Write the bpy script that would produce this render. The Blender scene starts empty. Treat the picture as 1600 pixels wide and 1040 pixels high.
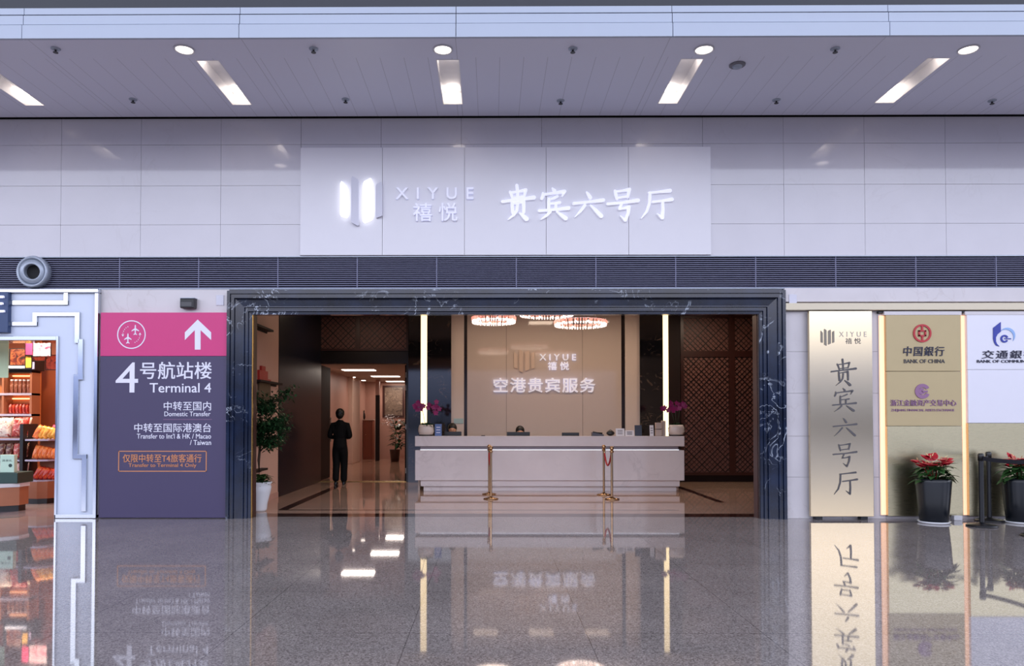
import bpy, bmesh, math, random
from mathutils import Vector, Matrix
R = math.radians
rng = random.Random(7)
SC = bpy.context.scene
COL = SC.collection

# ---------------------------------------------------------------- camera
F_PX, AX, AY = 1155.0, 760.0, 631.0
EYE, PITCH, YAW = 1.45, R(1.2), R(0.4)
cam_d = bpy.data.cameras.new('camera')
cam = bpy.data.objects.new('camera', cam_d); COL.objects.link(cam)
cam_d.sensor_fit = 'HORIZONTAL'; cam_d.sensor_width = 36.0; cam_d.lens = 36.0 * F_PX / 1600
cam_d.shift_x = (800 - AX) / 1600; cam_d.shift_y = (AY - 520) / 1600
cam_d.clip_end = 400
cam.location = (0, 0, EYE); cam.rotation_euler = (R(90) + PITCH, 0, YAW)
SC.camera = cam
CAMROT = cam.rotation_euler.to_matrix()

# ---------------------------------------------------------------- world, exposure
SC.view_settings.view_transform = 'Standard'; SC.view_settings.look = 'None'
SC.view_settings.gamma = 1.0; SC.view_settings.use_curve_mapping = False
SC.view_settings.exposure = 0.32
SC.cycles.use_denoising = True
SC.cycles.sample_clamp_indirect = 6.0
SC.cycles.max_bounces = 10; SC.cycles.diffuse_bounces = 5; SC.cycles.glossy_bounces = 5
SC.cycles.caustics_reflective = False; SC.cycles.caustics_refractive = False

def make_world():
    w = bpy.data.worlds.new('hall_daylight'); SC.world = w; w.use_nodes = True
    nt = w.node_tree; nt.nodes.clear()
    N = lambda t: nt.nodes.new(t)
    out = N('ShaderNodeOutputWorld'); bg = N('ShaderNodeBackground')
    tc = N('ShaderNodeTexCoord'); sp = N('ShaderNodeSeparateXYZ'); rp = N('ShaderNodeValToRGB')
    mr = N('ShaderNodeMapRange'); mr.inputs[1].default_value = -1; mr.inputs[2].default_value = 1
    nt.links.new(tc.outputs['Generated'], sp.inputs[0]); nt.links.new(sp.outputs[2], mr.inputs[0])
    nt.links.new(mr.outputs[0], rp.inputs[0])
    e = rp.color_ramp.elements
    e[0].position = 0.0; e[0].color = (.10, .10, .11, 1)
    e[1].position = 1.0; e[1].color = (.40, .42, .52, 1)
    for p, c in ((.497, (.12, .13, .20, 1)), (.510, (.26, .32, .56, 1)), (.535, (.55, .64, 1.02, 1)), (.552, (1.2, 1.3, 1.7, 1)), (.574, (2.3, 2.32, 2.75, 1)), (.64, (2.5, 2.65, 3.1, 1)), (.71, (1.9, 2.0, 2.4, 1)), (.79, (.75, .79, .98, 1))):
        x = e.new(p); x.color = c
    nt.links.new(rp.outputs[0], bg.inputs[0]); bg.inputs[1].default_value = 1.0
    nt.links.new(bg.outputs[0], out.inputs[0])
make_world()

# ---------------------------------------------------------------- projection of photo points on planes of the place
def ray(px, py):
    return CAMROT @ Vector(((px - AX) / F_PX, -(py - AY) / F_PX, -1.0))
def P(px, py, Y):
    d = ray(px, py); t = Y / d.y
    return Vector((d.x * t, Y, EYE + d.z * t))
def PZ(px, py, Z):
    d = ray(px, py); t = (Z - EYE) / d.z
    return Vector((d.x * t, d.y * t, Z))
def RC(x0, y0, x1, y1, Y):
    cx, cy = (x0 + x1) / 2, (y0 + y1) / 2
    return P(x0, cy, Y).x, P(x1, cy, Y).x, P(cx, y1, Y).z, P(cx, y0, Y).z     # X0, X1, Zbottom, Ztop

# ---------------------------------------------------------------- materials
def S(h):
    h = h.lstrip('#'); v = [int(h[i:i + 2], 16) / 255 for i in (0, 2, 4)]
    return tuple(x / 12.92 if x <= .04045 else ((x + .055) / 1.055) ** 2.4 for x in v) + (1,)
def principled(name):
    m = bpy.data.materials.new(name); m.use_nodes = True
    nt = m.node_tree; b = nt.nodes['Principled BSDF']
    return m, nt, b
def mat(name, col, rough=.5, metal=0, noise=.06, nscale=6, coat=0, emit=None, estr=0, spec=.5, bump=0, ior=1.5, trans=0):
    m, nt, b = principled(name)
    c = S(col) if isinstance(col, str) else col
    b.inputs['Roughness'].default_value = rough; b.inputs['Metallic'].default_value = metal
    b.inputs['Coat Weight'].default_value = coat; b.inputs['Coat Roughness'].default_value = .03
    b.inputs['Specular IOR Level'].default_value = spec; b.inputs['IOR'].default_value = ior
    b.inputs['Transmission Weight'].default_value = trans
    tc = nt.nodes.new('ShaderNodeTexCoord'); n = nt.nodes.new('ShaderNodeTexNoise')
    n.inputs['Scale'].default_value = nscale; n.inputs['Detail'].default_value = 4
    nt.links.new(tc.outputs['Object'], n.inputs['Vector'])
    mx = nt.nodes.new('ShaderNodeMix'); mx.data_type = 'RGBA'
    mx.inputs[6].default_value = tuple(x * (1 - noise) for x in c[:3]) + (1,)
    mx.inputs[7].default_value = tuple(min(1, x * (1 + noise)) for x in c[:3]) + (1,)
    nt.links.new(n.outputs[0], mx.inputs[0]); nt.links.new(mx.outputs[2], b.inputs['Base Color'])
    if bump:
        bp = nt.nodes.new('ShaderNodeBump'); bp.inputs['Strength'].default_value = bump; bp.inputs['Distance'].default_value = .01
        nt.links.new(n.outputs[0], bp.inputs['Height']); nt.links.new(bp.outputs[0], b.inputs['Normal'])
    if emit:
        b.inputs['Emission Color'].default_value = S(emit); b.inputs['Emission Strength'].default_value = estr
    return m
def math_node(nt, op, a, b=None, c=None):
    n = nt.nodes.new('ShaderNodeMath'); n.operation = op
    for i, v in enumerate((a, b, c)):
        if v is None: continue
        if isinstance(v, (int, float)): n.inputs[i].default_value = v
        else: nt.links.new(v, n.inputs[i])
    return n.outputs[0]
def seam(nt, coord, period, offset, width):
    f = math_node(nt, 'FRACT', math_node(nt, 'DIVIDE', math_node(nt, 'SUBTRACT', coord, offset), period))
    return math_node(nt, 'LESS_THAN', f, width / period)
def mixc(nt, fac, a, b):
    m = nt.nodes.new('ShaderNodeMix'); m.data_type = 'RGBA'
    nt.links.new(fac, m.inputs[0])
    for i, v in ((6, a), (7, b)):
        if isinstance(v, tuple): m.inputs[i].default_value = v
        else: nt.links.new(v, m.inputs[i])
    return m.outputs[2]
def noise(nt, vec, scale, detail=4, dist=0):
    n = nt.nodes.new('ShaderNodeTexNoise'); n.inputs['Scale'].default_value = scale
    n.inputs['Detail'].default_value = detail; n.inputs['Distortion'].default_value = dist
    nt.links.new(vec, n.inputs['Vector']); return n.outputs[0]
def ramp(nt, fac, stops):
    r = nt.nodes.new('ShaderNodeValToRGB'); nt.links.new(fac, r.inputs[0]); e = r.color_ramp.elements
    while len(e) < len(stops): e.new(.5)
    for k, (p, c) in enumerate(stops): e[k].position = p; e[k].color = c
    return r.outputs[0]
def g4(v): return (v, v, v, 1)

def granite_mat():
    m, nt, b = principled('grey_granite')
    tc = nt.nodes.new('ShaderNodeTexCoord'); v = tc.outputs['Object']
    s = nt.nodes.new('ShaderNodeSeparateXYZ'); nt.links.new(v, s.inputs[0])
    vo = nt.nodes.new('ShaderNodeTexVoronoi'); vo.inputs['Scale'].default_value = 110; nt.links.new(v, vo.inputs['Vector'])
    sp = ramp(nt, vo.outputs['Color'], [(0, S('#625b5a')), (.35, S('#857d7a')), (.65, S('#9a928f')), (1, S('#b4aca8'))])
    big = ramp(nt, noise(nt, v, 1.3, 5), [(.3, g4(.86)), (.7, g4(1.05))])
    mu = nt.nodes.new('ShaderNodeMix'); mu.data_type = 'RGBA'; mu.blend_type = 'MULTIPLY'; mu.inputs[0].default_value = 1
    nt.links.new(sp, mu.inputs[6]); nt.links.new(big, mu.inputs[7])
    line = math_node(nt, 'MAXIMUM', seam(nt, s.outputs[0], 1.2, .64, .006), seam(nt, s.outputs[1], 1.2, .25, .006))
    nt.links.new(mixc(nt, math_node(nt, 'MULTIPLY', line, .6), mu.outputs[2], S('#3c3638')), b.inputs['Base Color'])
    b.inputs['Roughness'].default_value = .035; b.inputs['IOR'].default_value = 1.62
    return m
def marble_mat(name, base, vein, vscale=2.2, width=.035, amount=1., rough=.1, base2=None, ior=1.5):
    m, nt, b = principled(name)
    tc = nt.nodes.new('ShaderNodeTexCoord'); v = tc.outputs['Object']
    n1 = noise(nt, v, vscale, 8, 1.6)
    d = math_node(nt, 'ABSOLUTE', math_node(nt, 'SUBTRACT', n1, .5))
    vmask = ramp(nt, d, [(0, g4(1)), (width, g4(0))])
    n2 = ramp(nt, noise(nt, v, vscale * .9, 3), [(.485, g4(0)), (.63, g4(1))])
    k = math_node(nt, 'MULTIPLY', math_node(nt, 'MULTIPLY', vmask, n2), amount)
    basec = ramp(nt, noise(nt, v, vscale * 1.7, 6), [(.3, S(base)), (.7, S(base2 or base))])
    nt.links.new(mixc(nt, k, basec, S(vein)), b.inputs['Base Color'])
    b.inputs['Roughness'].default_value = rough; b.inputs['IOR'].default_value = ior
    return m
def lobby_floor_mat():
    m, nt, b = principled('cream_floor_marble')
    tc = nt.nodes.new('ShaderNodeTexCoord'); v = tc.outputs['Object']
    s = nt.nodes.new('ShaderNodeSeparateXYZ'); nt.links.new(v, s.inputs[0]); x, y = s.outputs[0], s.outputs[1]
    basec = ramp(nt, noise(nt, v, 1.5, 6, .8), [(.3, S('#a98a78')), (.7, S('#bfa08c'))])
    def between(c, a, bb): return math_node(nt, 'MULTIPLY', math_node(nt, 'GREATER_THAN', c, a), math_node(nt, 'LESS_THAN', c, bb))
    b1 = math_node(nt, 'MULTIPLY', between(x, -3.44, -3.28), between(y, 11.84, 16.4))
    b2 = math_node(nt, 'MULTIPLY', between(x, 3.96, 4.10), between(y, 13.0, 16.4))
    b3 = math_node(nt, 'MULTIPLY', between(x, -3.44, 3.0), between(y, 11.84, 11.93))
    k = math_node(nt, 'MAXIMUM', math_node(nt, 'MAXIMUM', b1, b2), math_node(nt, 'MAXIMUM', b3, math_node(nt, 'LESS_THAN', y, 11.45)))
    ln = math_node(nt, 'MULTIPLY', math_node(nt, 'MAXIMUM', seam(nt, x, .9, .2, .004), seam(nt, y, .9, .1, .004)), .35)
    c2 = mixc(nt, ln, basec, S('#6a5648'))
    nt.links.new(mixc(nt, k, c2, S('#2b1a17')), b.inputs['Base Color'])
    b.inputs['Roughness'].default_value = .05; b.inputs['IOR'].default_value = 1.6
    return m
def soffit_mat():
    m, nt, b = principled('soffit_panels')
    tc = nt.nodes.new('ShaderNodeTexCoord'); v = tc.outputs['Object']
    s = nt.nodes.new('ShaderNodeSeparateXYZ'); nt.links.new(v, s.inputs[0])
    ln = math_node(nt, 'MULTIPLY', seam(nt, s.outputs[0], .298, .1, .007), math_node(nt, 'GREATER_THAN', s.outputs[1], 9.08))
    ln2 = seam(nt, s.outputs[0], 2.53, -.43, .009)
    k = math_node(nt, 'MULTIPLY', math_node(nt, 'MAXIMUM', ln, ln2), .35)
    nt.links.new(mixc(nt, k, S('#dee0f0'), S('#5a5862')), b.inputs['Base Color'])
    b.inputs['Roughness'].default_value = .4
    return m
def brushed_mat(name, col, rough):
    m, nt, b = principled(name)
    tc = nt.nodes.new('ShaderNodeTexCoord'); mp = nt.nodes.new('ShaderNodeMapping')
    mp.inputs['Scale'].default_value = (1.5, 1.5, 120); nt.links.new(tc.outputs['Object'], mp.inputs[0])
    n = noise(nt, mp.outputs[0], 4, 3)
    b.inputs['Base Color'].default_value = S(col); b.inputs['Metallic'].default_value = 1
    nt.links.new(math_node(nt, 'MULTIPLY_ADD', n, .08, rough), b.inputs['Roughness'])
    bp = nt.nodes.new('ShaderNodeBump'); bp.inputs['Strength'].default_value = .03; bp.inputs['Distance'].default_value = .004
    nt.links.new(noise(nt, tc.outputs['Object'], 2.2, 2), bp.inputs['Height']); nt.links.new(bp.outputs[0], b.inputs['Normal'])
    return m
def picture_mat(name, cols, scale):
    m, nt, b = principled(name)
    tc = nt.nodes.new('ShaderNodeTexCoord')
    n = noise(nt, tc.outputs['Object'], scale, 3, 1.2)
    st = [(.32 + .36 * k / max(1, len(cols) - 1), S(c)) for k, c in enumerate(cols)]
    nt.links.new(ramp(nt, n, st), b.inputs['Base Color']); b.inputs['Roughness'].default_value = .3
    return m

M = dict(
    granite=granite_mat(), lobby_floor=lobby_floor_mat(), soffit=soffit_mat(),
    cream=marble_mat('cream_wall_stone', '#c6c4cc', '#bab6bc', 1.2, .02, .25, .06, '#cac8d0'),
    cream_low=marble_mat('pale_stone_block', '#cbc6c9', '#b9b0b0', 1.5, .02, .4, .22, '#d2cdd0'),
    sign_white=mat('satin_white_panel', '#dcdbe2', .3, noise=.015),
    fascia=mat('white_painted_metal', '#b3bdce', .4, noise=.02),
    dark=mat('dark_gap', '#16161a', .7), dark_beam=mat('dark_grey_beam', '#3a3d45', .6),
    louvre=mat('dark_louvre_metal', '#6f7089', .42, .3), louvre_back=mat('louvre_shadow_board', '#33343f', .6),
    marble_blue=marble_mat('dark_blue_marble', '#070d1e', '#c7d2e2', 1.9, .013, .95, .1, '#15233f', 1.5),
    marble_col=marble_mat('dark_marble_column', '#0c0d12', '#7d6a5c', 2.6, .02, .5, .07, '#17161b', 1.8),
    marble_white=marble_mat('white_desk_marble', '#d0c5c3', '#a69a98', 1.1, .03, .25, .08, '#d8cecb'),
    gold_trim=mat('gold_trim', '#a8844c', .25, 1), brass=mat('polished_brass', '#ae8c68', .14, 1, noise=.02),
    brass_panel=brushed_mat('brushed_brass_sheet', '#dfcba6', .09), gold_panel=brushed_mat('brushed_gold_sheet', '#bdb392', .24),
    tan_board=mat('matt_gold_board', '#b3a27b', .42, .2, noise=.03),
    pale_board=mat('pale_silver_board', '#dcdce6', .35, .1, noise=.02),
    char_grey=mat('dark_grey_lettering', '#4d4a4c', .4), char_mid=mat('bronze_grey_lettering', '#7b7468', .35, .5),
    char_white=mat('white_lettering', '#e4e4f2', .4, noise=.01), char_ink=mat('navy_ink_lettering', '#25253f', .4),
    char_red=mat('red_emblem', '#b3202c', .35), char_violet=mat('dusty_violet_lettering', '#8c6488', .4),
    char_blue=mat('blue_emblem', '#24349c', .35), char_sky=mat('light_blue_emblem', '#8fb2e4', .35),
    char_lit=mat('lit_white_lettering', '#f2f2ff', .4, emit='#e8ecff', estr=.22),
    bar_lit=mat('lit_emblem_bar', '#ffffff', .4, emit='#ffffff', estr=1.4),
    bar_dim=mat('unlit_emblem_bar', '#cfcfdc', .35, noise=.01),
    pink=mat('magenta_sign_face', '#ce317a', .38, noise=.02), purple=mat('violet_grey_sign_face', '#40385a', .4, noise=.03),
    orange_line=mat('orange_lettering', '#d08a5c', .45), chrome=mat('chrome_strip', '#d5dae2', .08, 1, noise=.01),
    zig_white=mat('white_gloss_panel', '#d2dcf0', .22, noise=.01), navy=mat('navy_sign_face', '#31466f', .4),
    lamp=mat('lamp_lens', '#ffffff', .4, emit='#fff1e6', estr=4.5), lamp_soft=mat('lamp_reflector', '#f0eeee', .35),
    white_metal=mat('white_metal', '#d6d6da', .35), grey_metal=mat('grey_metal', '#a3acba', .38, .3),
    black=mat('black_plastic', '#111114', .35), black_metal=mat('black_powder_coat', '#15161b', .35, .2),
    led_cream=mat('cream_light_strip', '#fff2d0', .5, emit='#ffe3b0', estr=1.5),
    led_peach=mat('peach_light_strip', '#ffdcb8', .5, emit='#ffb98c', estr=.85),
    led_white=mat('white_light_strip', '#f4f6ff', .5, emit='#e9efff', estr=.9),
    lobby_wall=mat('beige_wall_paint', '#c79f8c', .6, noise=.03), wood_dark=mat('dark_brown_wood', '#1c0d0b', .6, noise=.3, spec=.25, nscale=3),
    wood_red=mat('red_brown_wood', '#3b1c17', .35, noise=.2, nscale=4), wood_blue=mat('dark_gloss_panel', '#080a18', .32, noise=.2, spec=.3),
    lattice=mat('lattice_wood', '#1a0c0a', .4), lattice_back=mat('lattice_backing', '#7a5148', .5),
    back_panel=mat('cream_gloss_panel', '#c6b8ae', .07, noise=.02), pilaster=mat('pale_pilaster', '#d4c5ba', .3, noise=.02),
    lobby_ceiling=mat('lobby_ceiling_paint', '#b7a79c', .7), strip_dark=mat('dark_bronze_strip', '#2a2123', .25, .4),
    corridor=mat('corridor_wall', '#b88d7e', .4, noise=.05), corridor_pale=mat('corridor_pilaster', '#d1b3a2', .35),
    cabinet_wood=mat('orange_brown_wood', '#7d3d24', .4, noise=.12), glass=mat('clear_glass', '#ffffff', .02, trans=1, ior=1.45, noise=0),
    crystal=mat('lit_crystal', '#fff0ea', .12, emit='#ffe3d6', estr=2.2, noise=.02),
    crystal_rose=mat('rose_crystal', '#e0a79c', .15, emit='#ff9f8c', estr=.75),
    bulb=mat('bulb_glow', '#ffffff', .4, emit='#fff2e4', estr=6),
    leaf=mat('dark_green_leaf', '#1f3f22', .4, noise=.35, nscale=20), leaf_mid=mat('green_leaf', '#34592c', .42, noise=.35, nscale=16),
    petal_red=mat('red_petal', '#b51e2e', .45, noise=.2), petal_mag=mat('magenta_petal', '#8a0f5c', .5, noise=.2),
    spadix=mat('cream_spadix', '#e2c890', .5), pot_black=mat('navy_black_pot', '#10151c', .3), pot_white=mat('white_ceramic', '#d7d9de', .25),
    bark=mat('brown_bark', '#3a2a1e', .8, noise=.3, bump=.4), soil=mat('dark_soil', '#1c140f', .9),
    suit=mat('black_suit_cloth', '#070709', .8, noise=.2, spec=.2), skin=mat('skin', '#c79478', .5), hair=mat('black_hair', '#0a0808', .45),
    shoe=mat('black_leather', '#0b0b0c', .3), rope=mat('red_velvet', '#a3131f', .7), shirt=mat('white_shirt_cloth', '#cfd0d6', .7),
    paper=mat('white_card', '#dcd9dc', .5), blue_card=mat('blue_leaflet', '#49639b', .45), dark_blue=mat('dark_blue_cover', '#1b2238', .4),
    beige_box=mat('beige_carton', '#b5a49a', .6), teal=mat('pale_teal_plate', '#a9c4c4', .4), red_orn=mat('red_lacquer', '#a8281e', .4),
    olive=mat('olive_brown_panel', '#4f3a22', .5), screen=mat('screen_black', '#0a0b10', .2), shop_wall=mat('orange_shop_wall', '#a25432', .5, noise=.05),
    shop_wood=mat('light_brown_wood', '#a4694a', .45, noise=.1), shelf_edge=mat('lavender_shelf_edge', '#b7b1c6', .4),
    shop_floor=mat('shop_floor_tile', '#8e7f80', .15, noise=.1), green_box=mat('dark_green_carton', '#1f3d38', .4), mint=mat('mint_card', '#b9d6c4', .5),
    shop_orange=mat('lit_niche_back', '#cf7a42', .5), banner=mat('pale_green_banner', '#c3d8b4', .5),
)
M['photo_muted'] = picture_mat('muted_brown_print', ['#4a3c33', '#7c695b', '#5f4e43', '#968272'], 5)
M['char_soft'] = mat('faintly_lit_lettering', '#e6e6f2', .4, emit='#e8ecff', estr=.14)
M['photo_meat'] = picture_mat('meat_photo_print', ['#1d1414', '#6b2a1e', '#9b5a34', '#3a1512'], 9)
M['photo_pink'] = picture_mat('pink_photo_print', ['#7d1f3c', '#b9848c', '#e0d0d6', '#5b2a34'], 8)
M['photo_red'] = picture_mat('red_photo_print', ['#5c1714', '#a3402a', '#2a1210'], 9)
M['poster_pink'] = mat('crimson_poster', '#b8325c', .4); M['poster_yellow'] = mat('yellow_poster', '#d9a63e', .4); M['poster_lilac'] = mat('lilac_poster', '#b9a9cf', .4)
for k, cs in dict(bag_red=['#8c1a1c', '#c2463a', '#ead2c0'], bag_white=['#d8cbb8', '#efe4d6', '#a8392c'], bag_orange=['#b5401a', '#e8793a', '#f2a560'],
                  bag_yellow=['#d98a2a', '#f0b04a', '#c75a1e'], bag_dark=['#2a1c1c', '#6a2a22', '#c9b79a'], bag_pink=['#e9b8ac', '#f2d8cf', '#c96a5c'],
                  bag_crimson=['#7a1216', '#c4321f', '#ee7a38'], jar=['#6a2f1e', '#8d5038', '#c4a08a']).items():
    M[k] = picture_mat(k + '_film', cs, 14)

# ---------------------------------------------------------------- mesh helpers
def B(): return bmesh.new()
def box(bm, x0, x1, y0, y1, z0, z1, bev=0.0):
    t = bmesh.new(); bmesh.ops.create_cube(t, size=1)
    for v in t.verts:
        v.co = Vector(((x0 + x1) / 2 + v.co.x * (x1 - x0), (y0 + y1) / 2 + v.co.y * (y1 - y0), (z0 + z1) / 2 + v.co.z * (z1 - z0)))
    if bev: bmesh.ops.bevel(t, geom=list(t.edges), offset=bev, segments=2, affect='EDGES', profile=.5)
    merge(bm, t); return bm
def merge(bm, t, mtx=None):
    if mtx is not None: bmesh.ops.transform(t, matrix=mtx, verts=t.verts)
    me = bpy.data.meshes.new('tmp'); t.to_mesh(me); t.free(); bm.from_mesh(me); bpy.data.meshes.remove(me)
def lathe(bm, prof, cx, cy, seg=24, mtx=None):
    t = bmesh.new(); rings = []
    for r, z in prof:
        if r < 1e-6: rings.append([t.verts.new((0, 0, z))])
        else: rings.append([t.verts.new((r * math.cos(2 * math.pi * k / seg), r * math.sin(2 * math.pi * k / seg), z)) for k in range(seg)])
    for a, b in zip(rings, rings[1:]):
        for k in range(seg):
            k2 = (k + 1) % seg
            if len(a) == 1 and len(b) == 1: continue
            if len(a) == 1: t.faces.new((a[0], b[k2], b[k]))
            elif len(b) == 1: t.faces.new((a[k], a[k2], b[0]))
            else: t.faces.new((a[k], a[k2], b[k2], b[k]))
    bmesh.ops.recalc_face_normals(t, faces=t.faces)
    merge(bm, t, mtx if mtx is not None else Matrix.Translation((cx, cy, 0))); return bm
def tube(bm, pts, r, seg=8):
    pts = [Vector(p) for p in pts]; t = bmesh.new(); rings = []
    rs = r if isinstance(r, (list, tuple)) else [r] * len(pts)
    for i, p in enumerate(pts):
        d = (pts[min(i + 1, len(pts) - 1)] - pts[max(i - 1, 0)]).normalized()
        u = d.cross(Vector((0, 0, 1)))
        if u.length < 1e-3: u = d.cross(Vector((1, 0, 0)))
        u.normalize(); w = d.cross(u)
        rings.append([t.verts.new(p + rs[i] * (u * math.cos(2 * math.pi * k / seg) + w * math.sin(2 * math.pi * k / seg))) for k in range(seg)])
    for a, b in zip(rings, rings[1:]):
        for k in range(seg): t.faces.new((a[k], a[(k + 1) % seg], b[(k + 1) % seg], b[k]))
    t.faces.new(rings[0][::-1]); t.faces.new(rings[-1])
    bmesh.ops.recalc_face_normals(t, faces=t.faces)
    merge(bm, t); return bm
def prism(bm, pts, y0, y1):
    """polygon given as (x, z), extruded from y0 to y1"""
    t = bmesh.new()
    a = [t.verts.new((x, y0, z)) for x, z in pts]; b = [t.verts.new((x, y1, z)) for x, z in pts]
    t.faces.new(a); t.faces.new(b[::-1]); n = len(pts); t.normal_update()
    for k in range(n): t.faces.new((a[k], b[k], b[(k + 1) % n], a[(k + 1) % n]))
    bmesh.ops.triangulate(t, faces=[f for f in t.faces if len(f.verts) > 4]); bmesh.ops.recalc_face_normals(t, faces=t.faces)
    merge(bm, t); return bm
def ball(bm, c, r, sc=(1, 1, 1), seg=16):
    t = bmesh.new(); bmesh.ops.create_uvsphere(t, u_segments=seg, v_segments=max(6, seg // 2 + 2), radius=r)
    merge(bm, t, Matrix.Translation(c) @ Matrix.Diagonal((*sc, 1))); return bm
def obj(name, bm, m, parent=None, smooth=False, label=None, kind=None, mats=None):
    me = bpy.data.meshes.new(name)
    if parent is not None:
        loc = parent.location.copy(); p = parent.parent
        while p is not None: loc += p.location; p = p.parent
        bmesh.ops.translate(bm, vec=-loc, verts=bm.verts)
    bm.to_mesh(me); bm.free()
    me.materials.append(M[m] if isinstance(m, str) else m)
    if smooth: me.shade_smooth() if smooth is True else me.shade_auto_smooth(angle=smooth) if hasattr(me, 'shade_auto_smooth') else me.shade_smooth()
    o = bpy.data.objects.new(name, me); COL.objects.link(o)
    if parent is not None: o.parent = parent
    if label: o['label'] = label
    if kind: o['kind'] = kind
    return o
def thing(name, label, cat, loc=(0, 0, 0), group=None):
    o = bpy.data.objects.new(name, None); COL.objects.link(o); o.location = loc; o.empty_display_size = .1
    return tag(o, label, cat, group)
def tag(o, label, cat, group=None):
    o['label'] = label; o['category'] = cat
    if group: o['group'] = group
    return o
def struct(name, bm, m, parent=None): return obj(name, bm, m, parent, kind='structure')
def dup(root, loc, label):
    r = root.copy(); COL.objects.link(r); r.location = loc; r['label'] = label
    for ch in list(root.children):
        c = ch.copy(); COL.objects.link(c); c.parent = r
        for g in list(ch.children):
            d = g.copy(); COL.objects.link(d); d.parent = c
    return r
ORD = ['first', 'second', 'third', 'fourth', 'fifth', 'sixth', 'seventh', 'eighth', 'ninth', 'tenth', 'eleventh', 'twelfth']

# ---------------------------------------------------------------- writing
def text_bm(body, rect, y, depth=.012, bold=0.0, shear=0.0, spacing=1.0):
    cu = bpy.data.curves.new('txt', 'FONT'); cu.body = body; cu.size = 1; cu.resolution_u = 3
    cu.shear = shear; cu.space_character = spacing
    ob = bpy.data.objects.new('txt', cu); COL.objects.link(ob)
    bpy.context.view_layer.update()
    me = bpy.data.meshes.new_from_object(ob.evaluated_get(bpy.context.evaluated_depsgraph_get()))
    bpy.data.objects.remove(ob); bpy.data.curves.remove(cu)
    bm = bmesh.new(); bm.from_mesh(me)
    if bold:
        for k, (ox, oy) in enumerate(((bold, 0), (0, bold * .7), (bold, bold * .7))):
            t = bmesh.new(); t.from_mesh(me); bmesh.ops.translate(t, vec=(ox * 2, oy * 2, .0007 * (k + 1)), verts=t.verts); merge(bm, t)
    bpy.data.meshes.remove(me)
    for f in bm.faces: f.smooth = False
    xs = [v.co.x for v in bm.verts]; ys = [v.co.y for v in bm.verts]
    x0, x1, z0, z1 = rect; a, b, c, d = min(xs), max(xs), min(ys), max(ys)
    for v in bm.verts:
        v.co = Vector((x0 + (v.co.x - a) / (b - a) * (x1 - x0), y - v.co.z + .0005, z0 + (v.co.y - c) / (d - c) * (z1 - z0)))
    r = bmesh.ops.extrude_face_region(bm, geom=list(bm.faces))
    bmesh.ops.translate(bm, vec=(0, -depth, 0), verts=[v for v in r['geom'] if isinstance(v, bmesh.types.BMVert)])
    bmesh.ops.recalc_face_normals(bm, faces=bm.faces)
    return bm
BRUSH = {
 '贵': [[(24,16,5),(29,26,7),(33,40,5)], [(24,19,5),(50,16,5),(74,11,8),(69,31,5)], [(33,35,5),(69,30,5)], [(46,-2,8),(48,18,7),(48,40,6)],
       [(0,46,7),(50,40,6),(100,34,10)], [(30,48,6),(31,60,8),(33,80,8)], [(31,52,5),(50,49,5),(67,46,9),(68,62,8),(68,78,7)],
       [(48,55,7),(46,72,7),(36,86,6),(18,100,2)], [(54,80,3),(66,89,9),(76,98,11)]],
 '宾': [[(45,-2,4),(52,7,10)], [(13,14,5),(13,24,9),(9,32,8)], [(14,19,6),(50,14,6),(86,9,10),(78,25,3)], [(62,25,7),(50,31,6),(36,36,4)],
       [(33,33,6),(33,50,8),(33,68,7)], [(33,50,5),(52,48,5),(70,46,8)], [(57,48,7),(57,68,7)], [(0,73,7),(50,69,6),(100,64,10)],
       [(38,76,8),(26,88,7),(6,102,2)], [(60,76,4),(76,88,9),(90,98,11)]],
 '六': [[(44,-2,5),(50,8,9),(56,20,11)], [(0,44,8),(50,38,7),(100,31,11)], [(38,52,9),(24,74,8),(4,100,2)], [(57,52,5),(74,72,10),(93,96,12)]],
 '号': [[(24,4,6),(27,16,8),(31,30,6)], [(25,7,5),(48,4,5),(72,0,9),(67,24,6)], [(30,27,5),(67,22,5)], [(0,46,7),(50,42,6),(100,35,10)],
       [(46,45,7),(38,62,6),(54,60,5),(70,56,9),(68,74,8),(58,98,8),(42,84,2)]],
 '厅': [[(26,10,6),(60,6,6),(94,2,10)], [(29,10,8),(27,46,8),(18,76,7),(0,100,2)], [(38,42,6),(68,38,6),(100,33,10)], [(70,40,7),(71,68,8),(69,98,9),(52,84,2)]],
}
def brush_bm(bm, ch, rect, y, depth=.012, fat=1.0):
    x0, x1, z0, z1 = rect; sx, sz = (x1 - x0) / 100, (z1 - z0) / 100
    for k, st in enumerate(BRUSH[ch]):
        pts = [(x0 + a * sx, z1 - b * sz, w * fat * (sx + sz) / 4) for a, b, w in st]
        dd = depth + .0004 * k
        for (xa, za, wa), (xb, zb, wb) in zip(pts, pts[1:]):
            L = math.hypot(xb - xa, zb - za); nx, nz = -(zb - za) / L, (xb - xa) / L
            prism(bm, [(xa + nx * wa, za + nz * wa), (xb + nx * wb, zb + nz * wb), (xb - nx * wb, zb - nz * wb), (xa - nx * wa, za - nz * wa)], y - dd, y)
        for xa, za, wa in pts:
            if wa > .002: prism(bm, [(xa + wa * math.cos(t), za + wa * math.sin(t)) for t in [k2 * math.pi / 5 for k2 in range(10)]], y - dd - .0002, y)
    return bm
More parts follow.
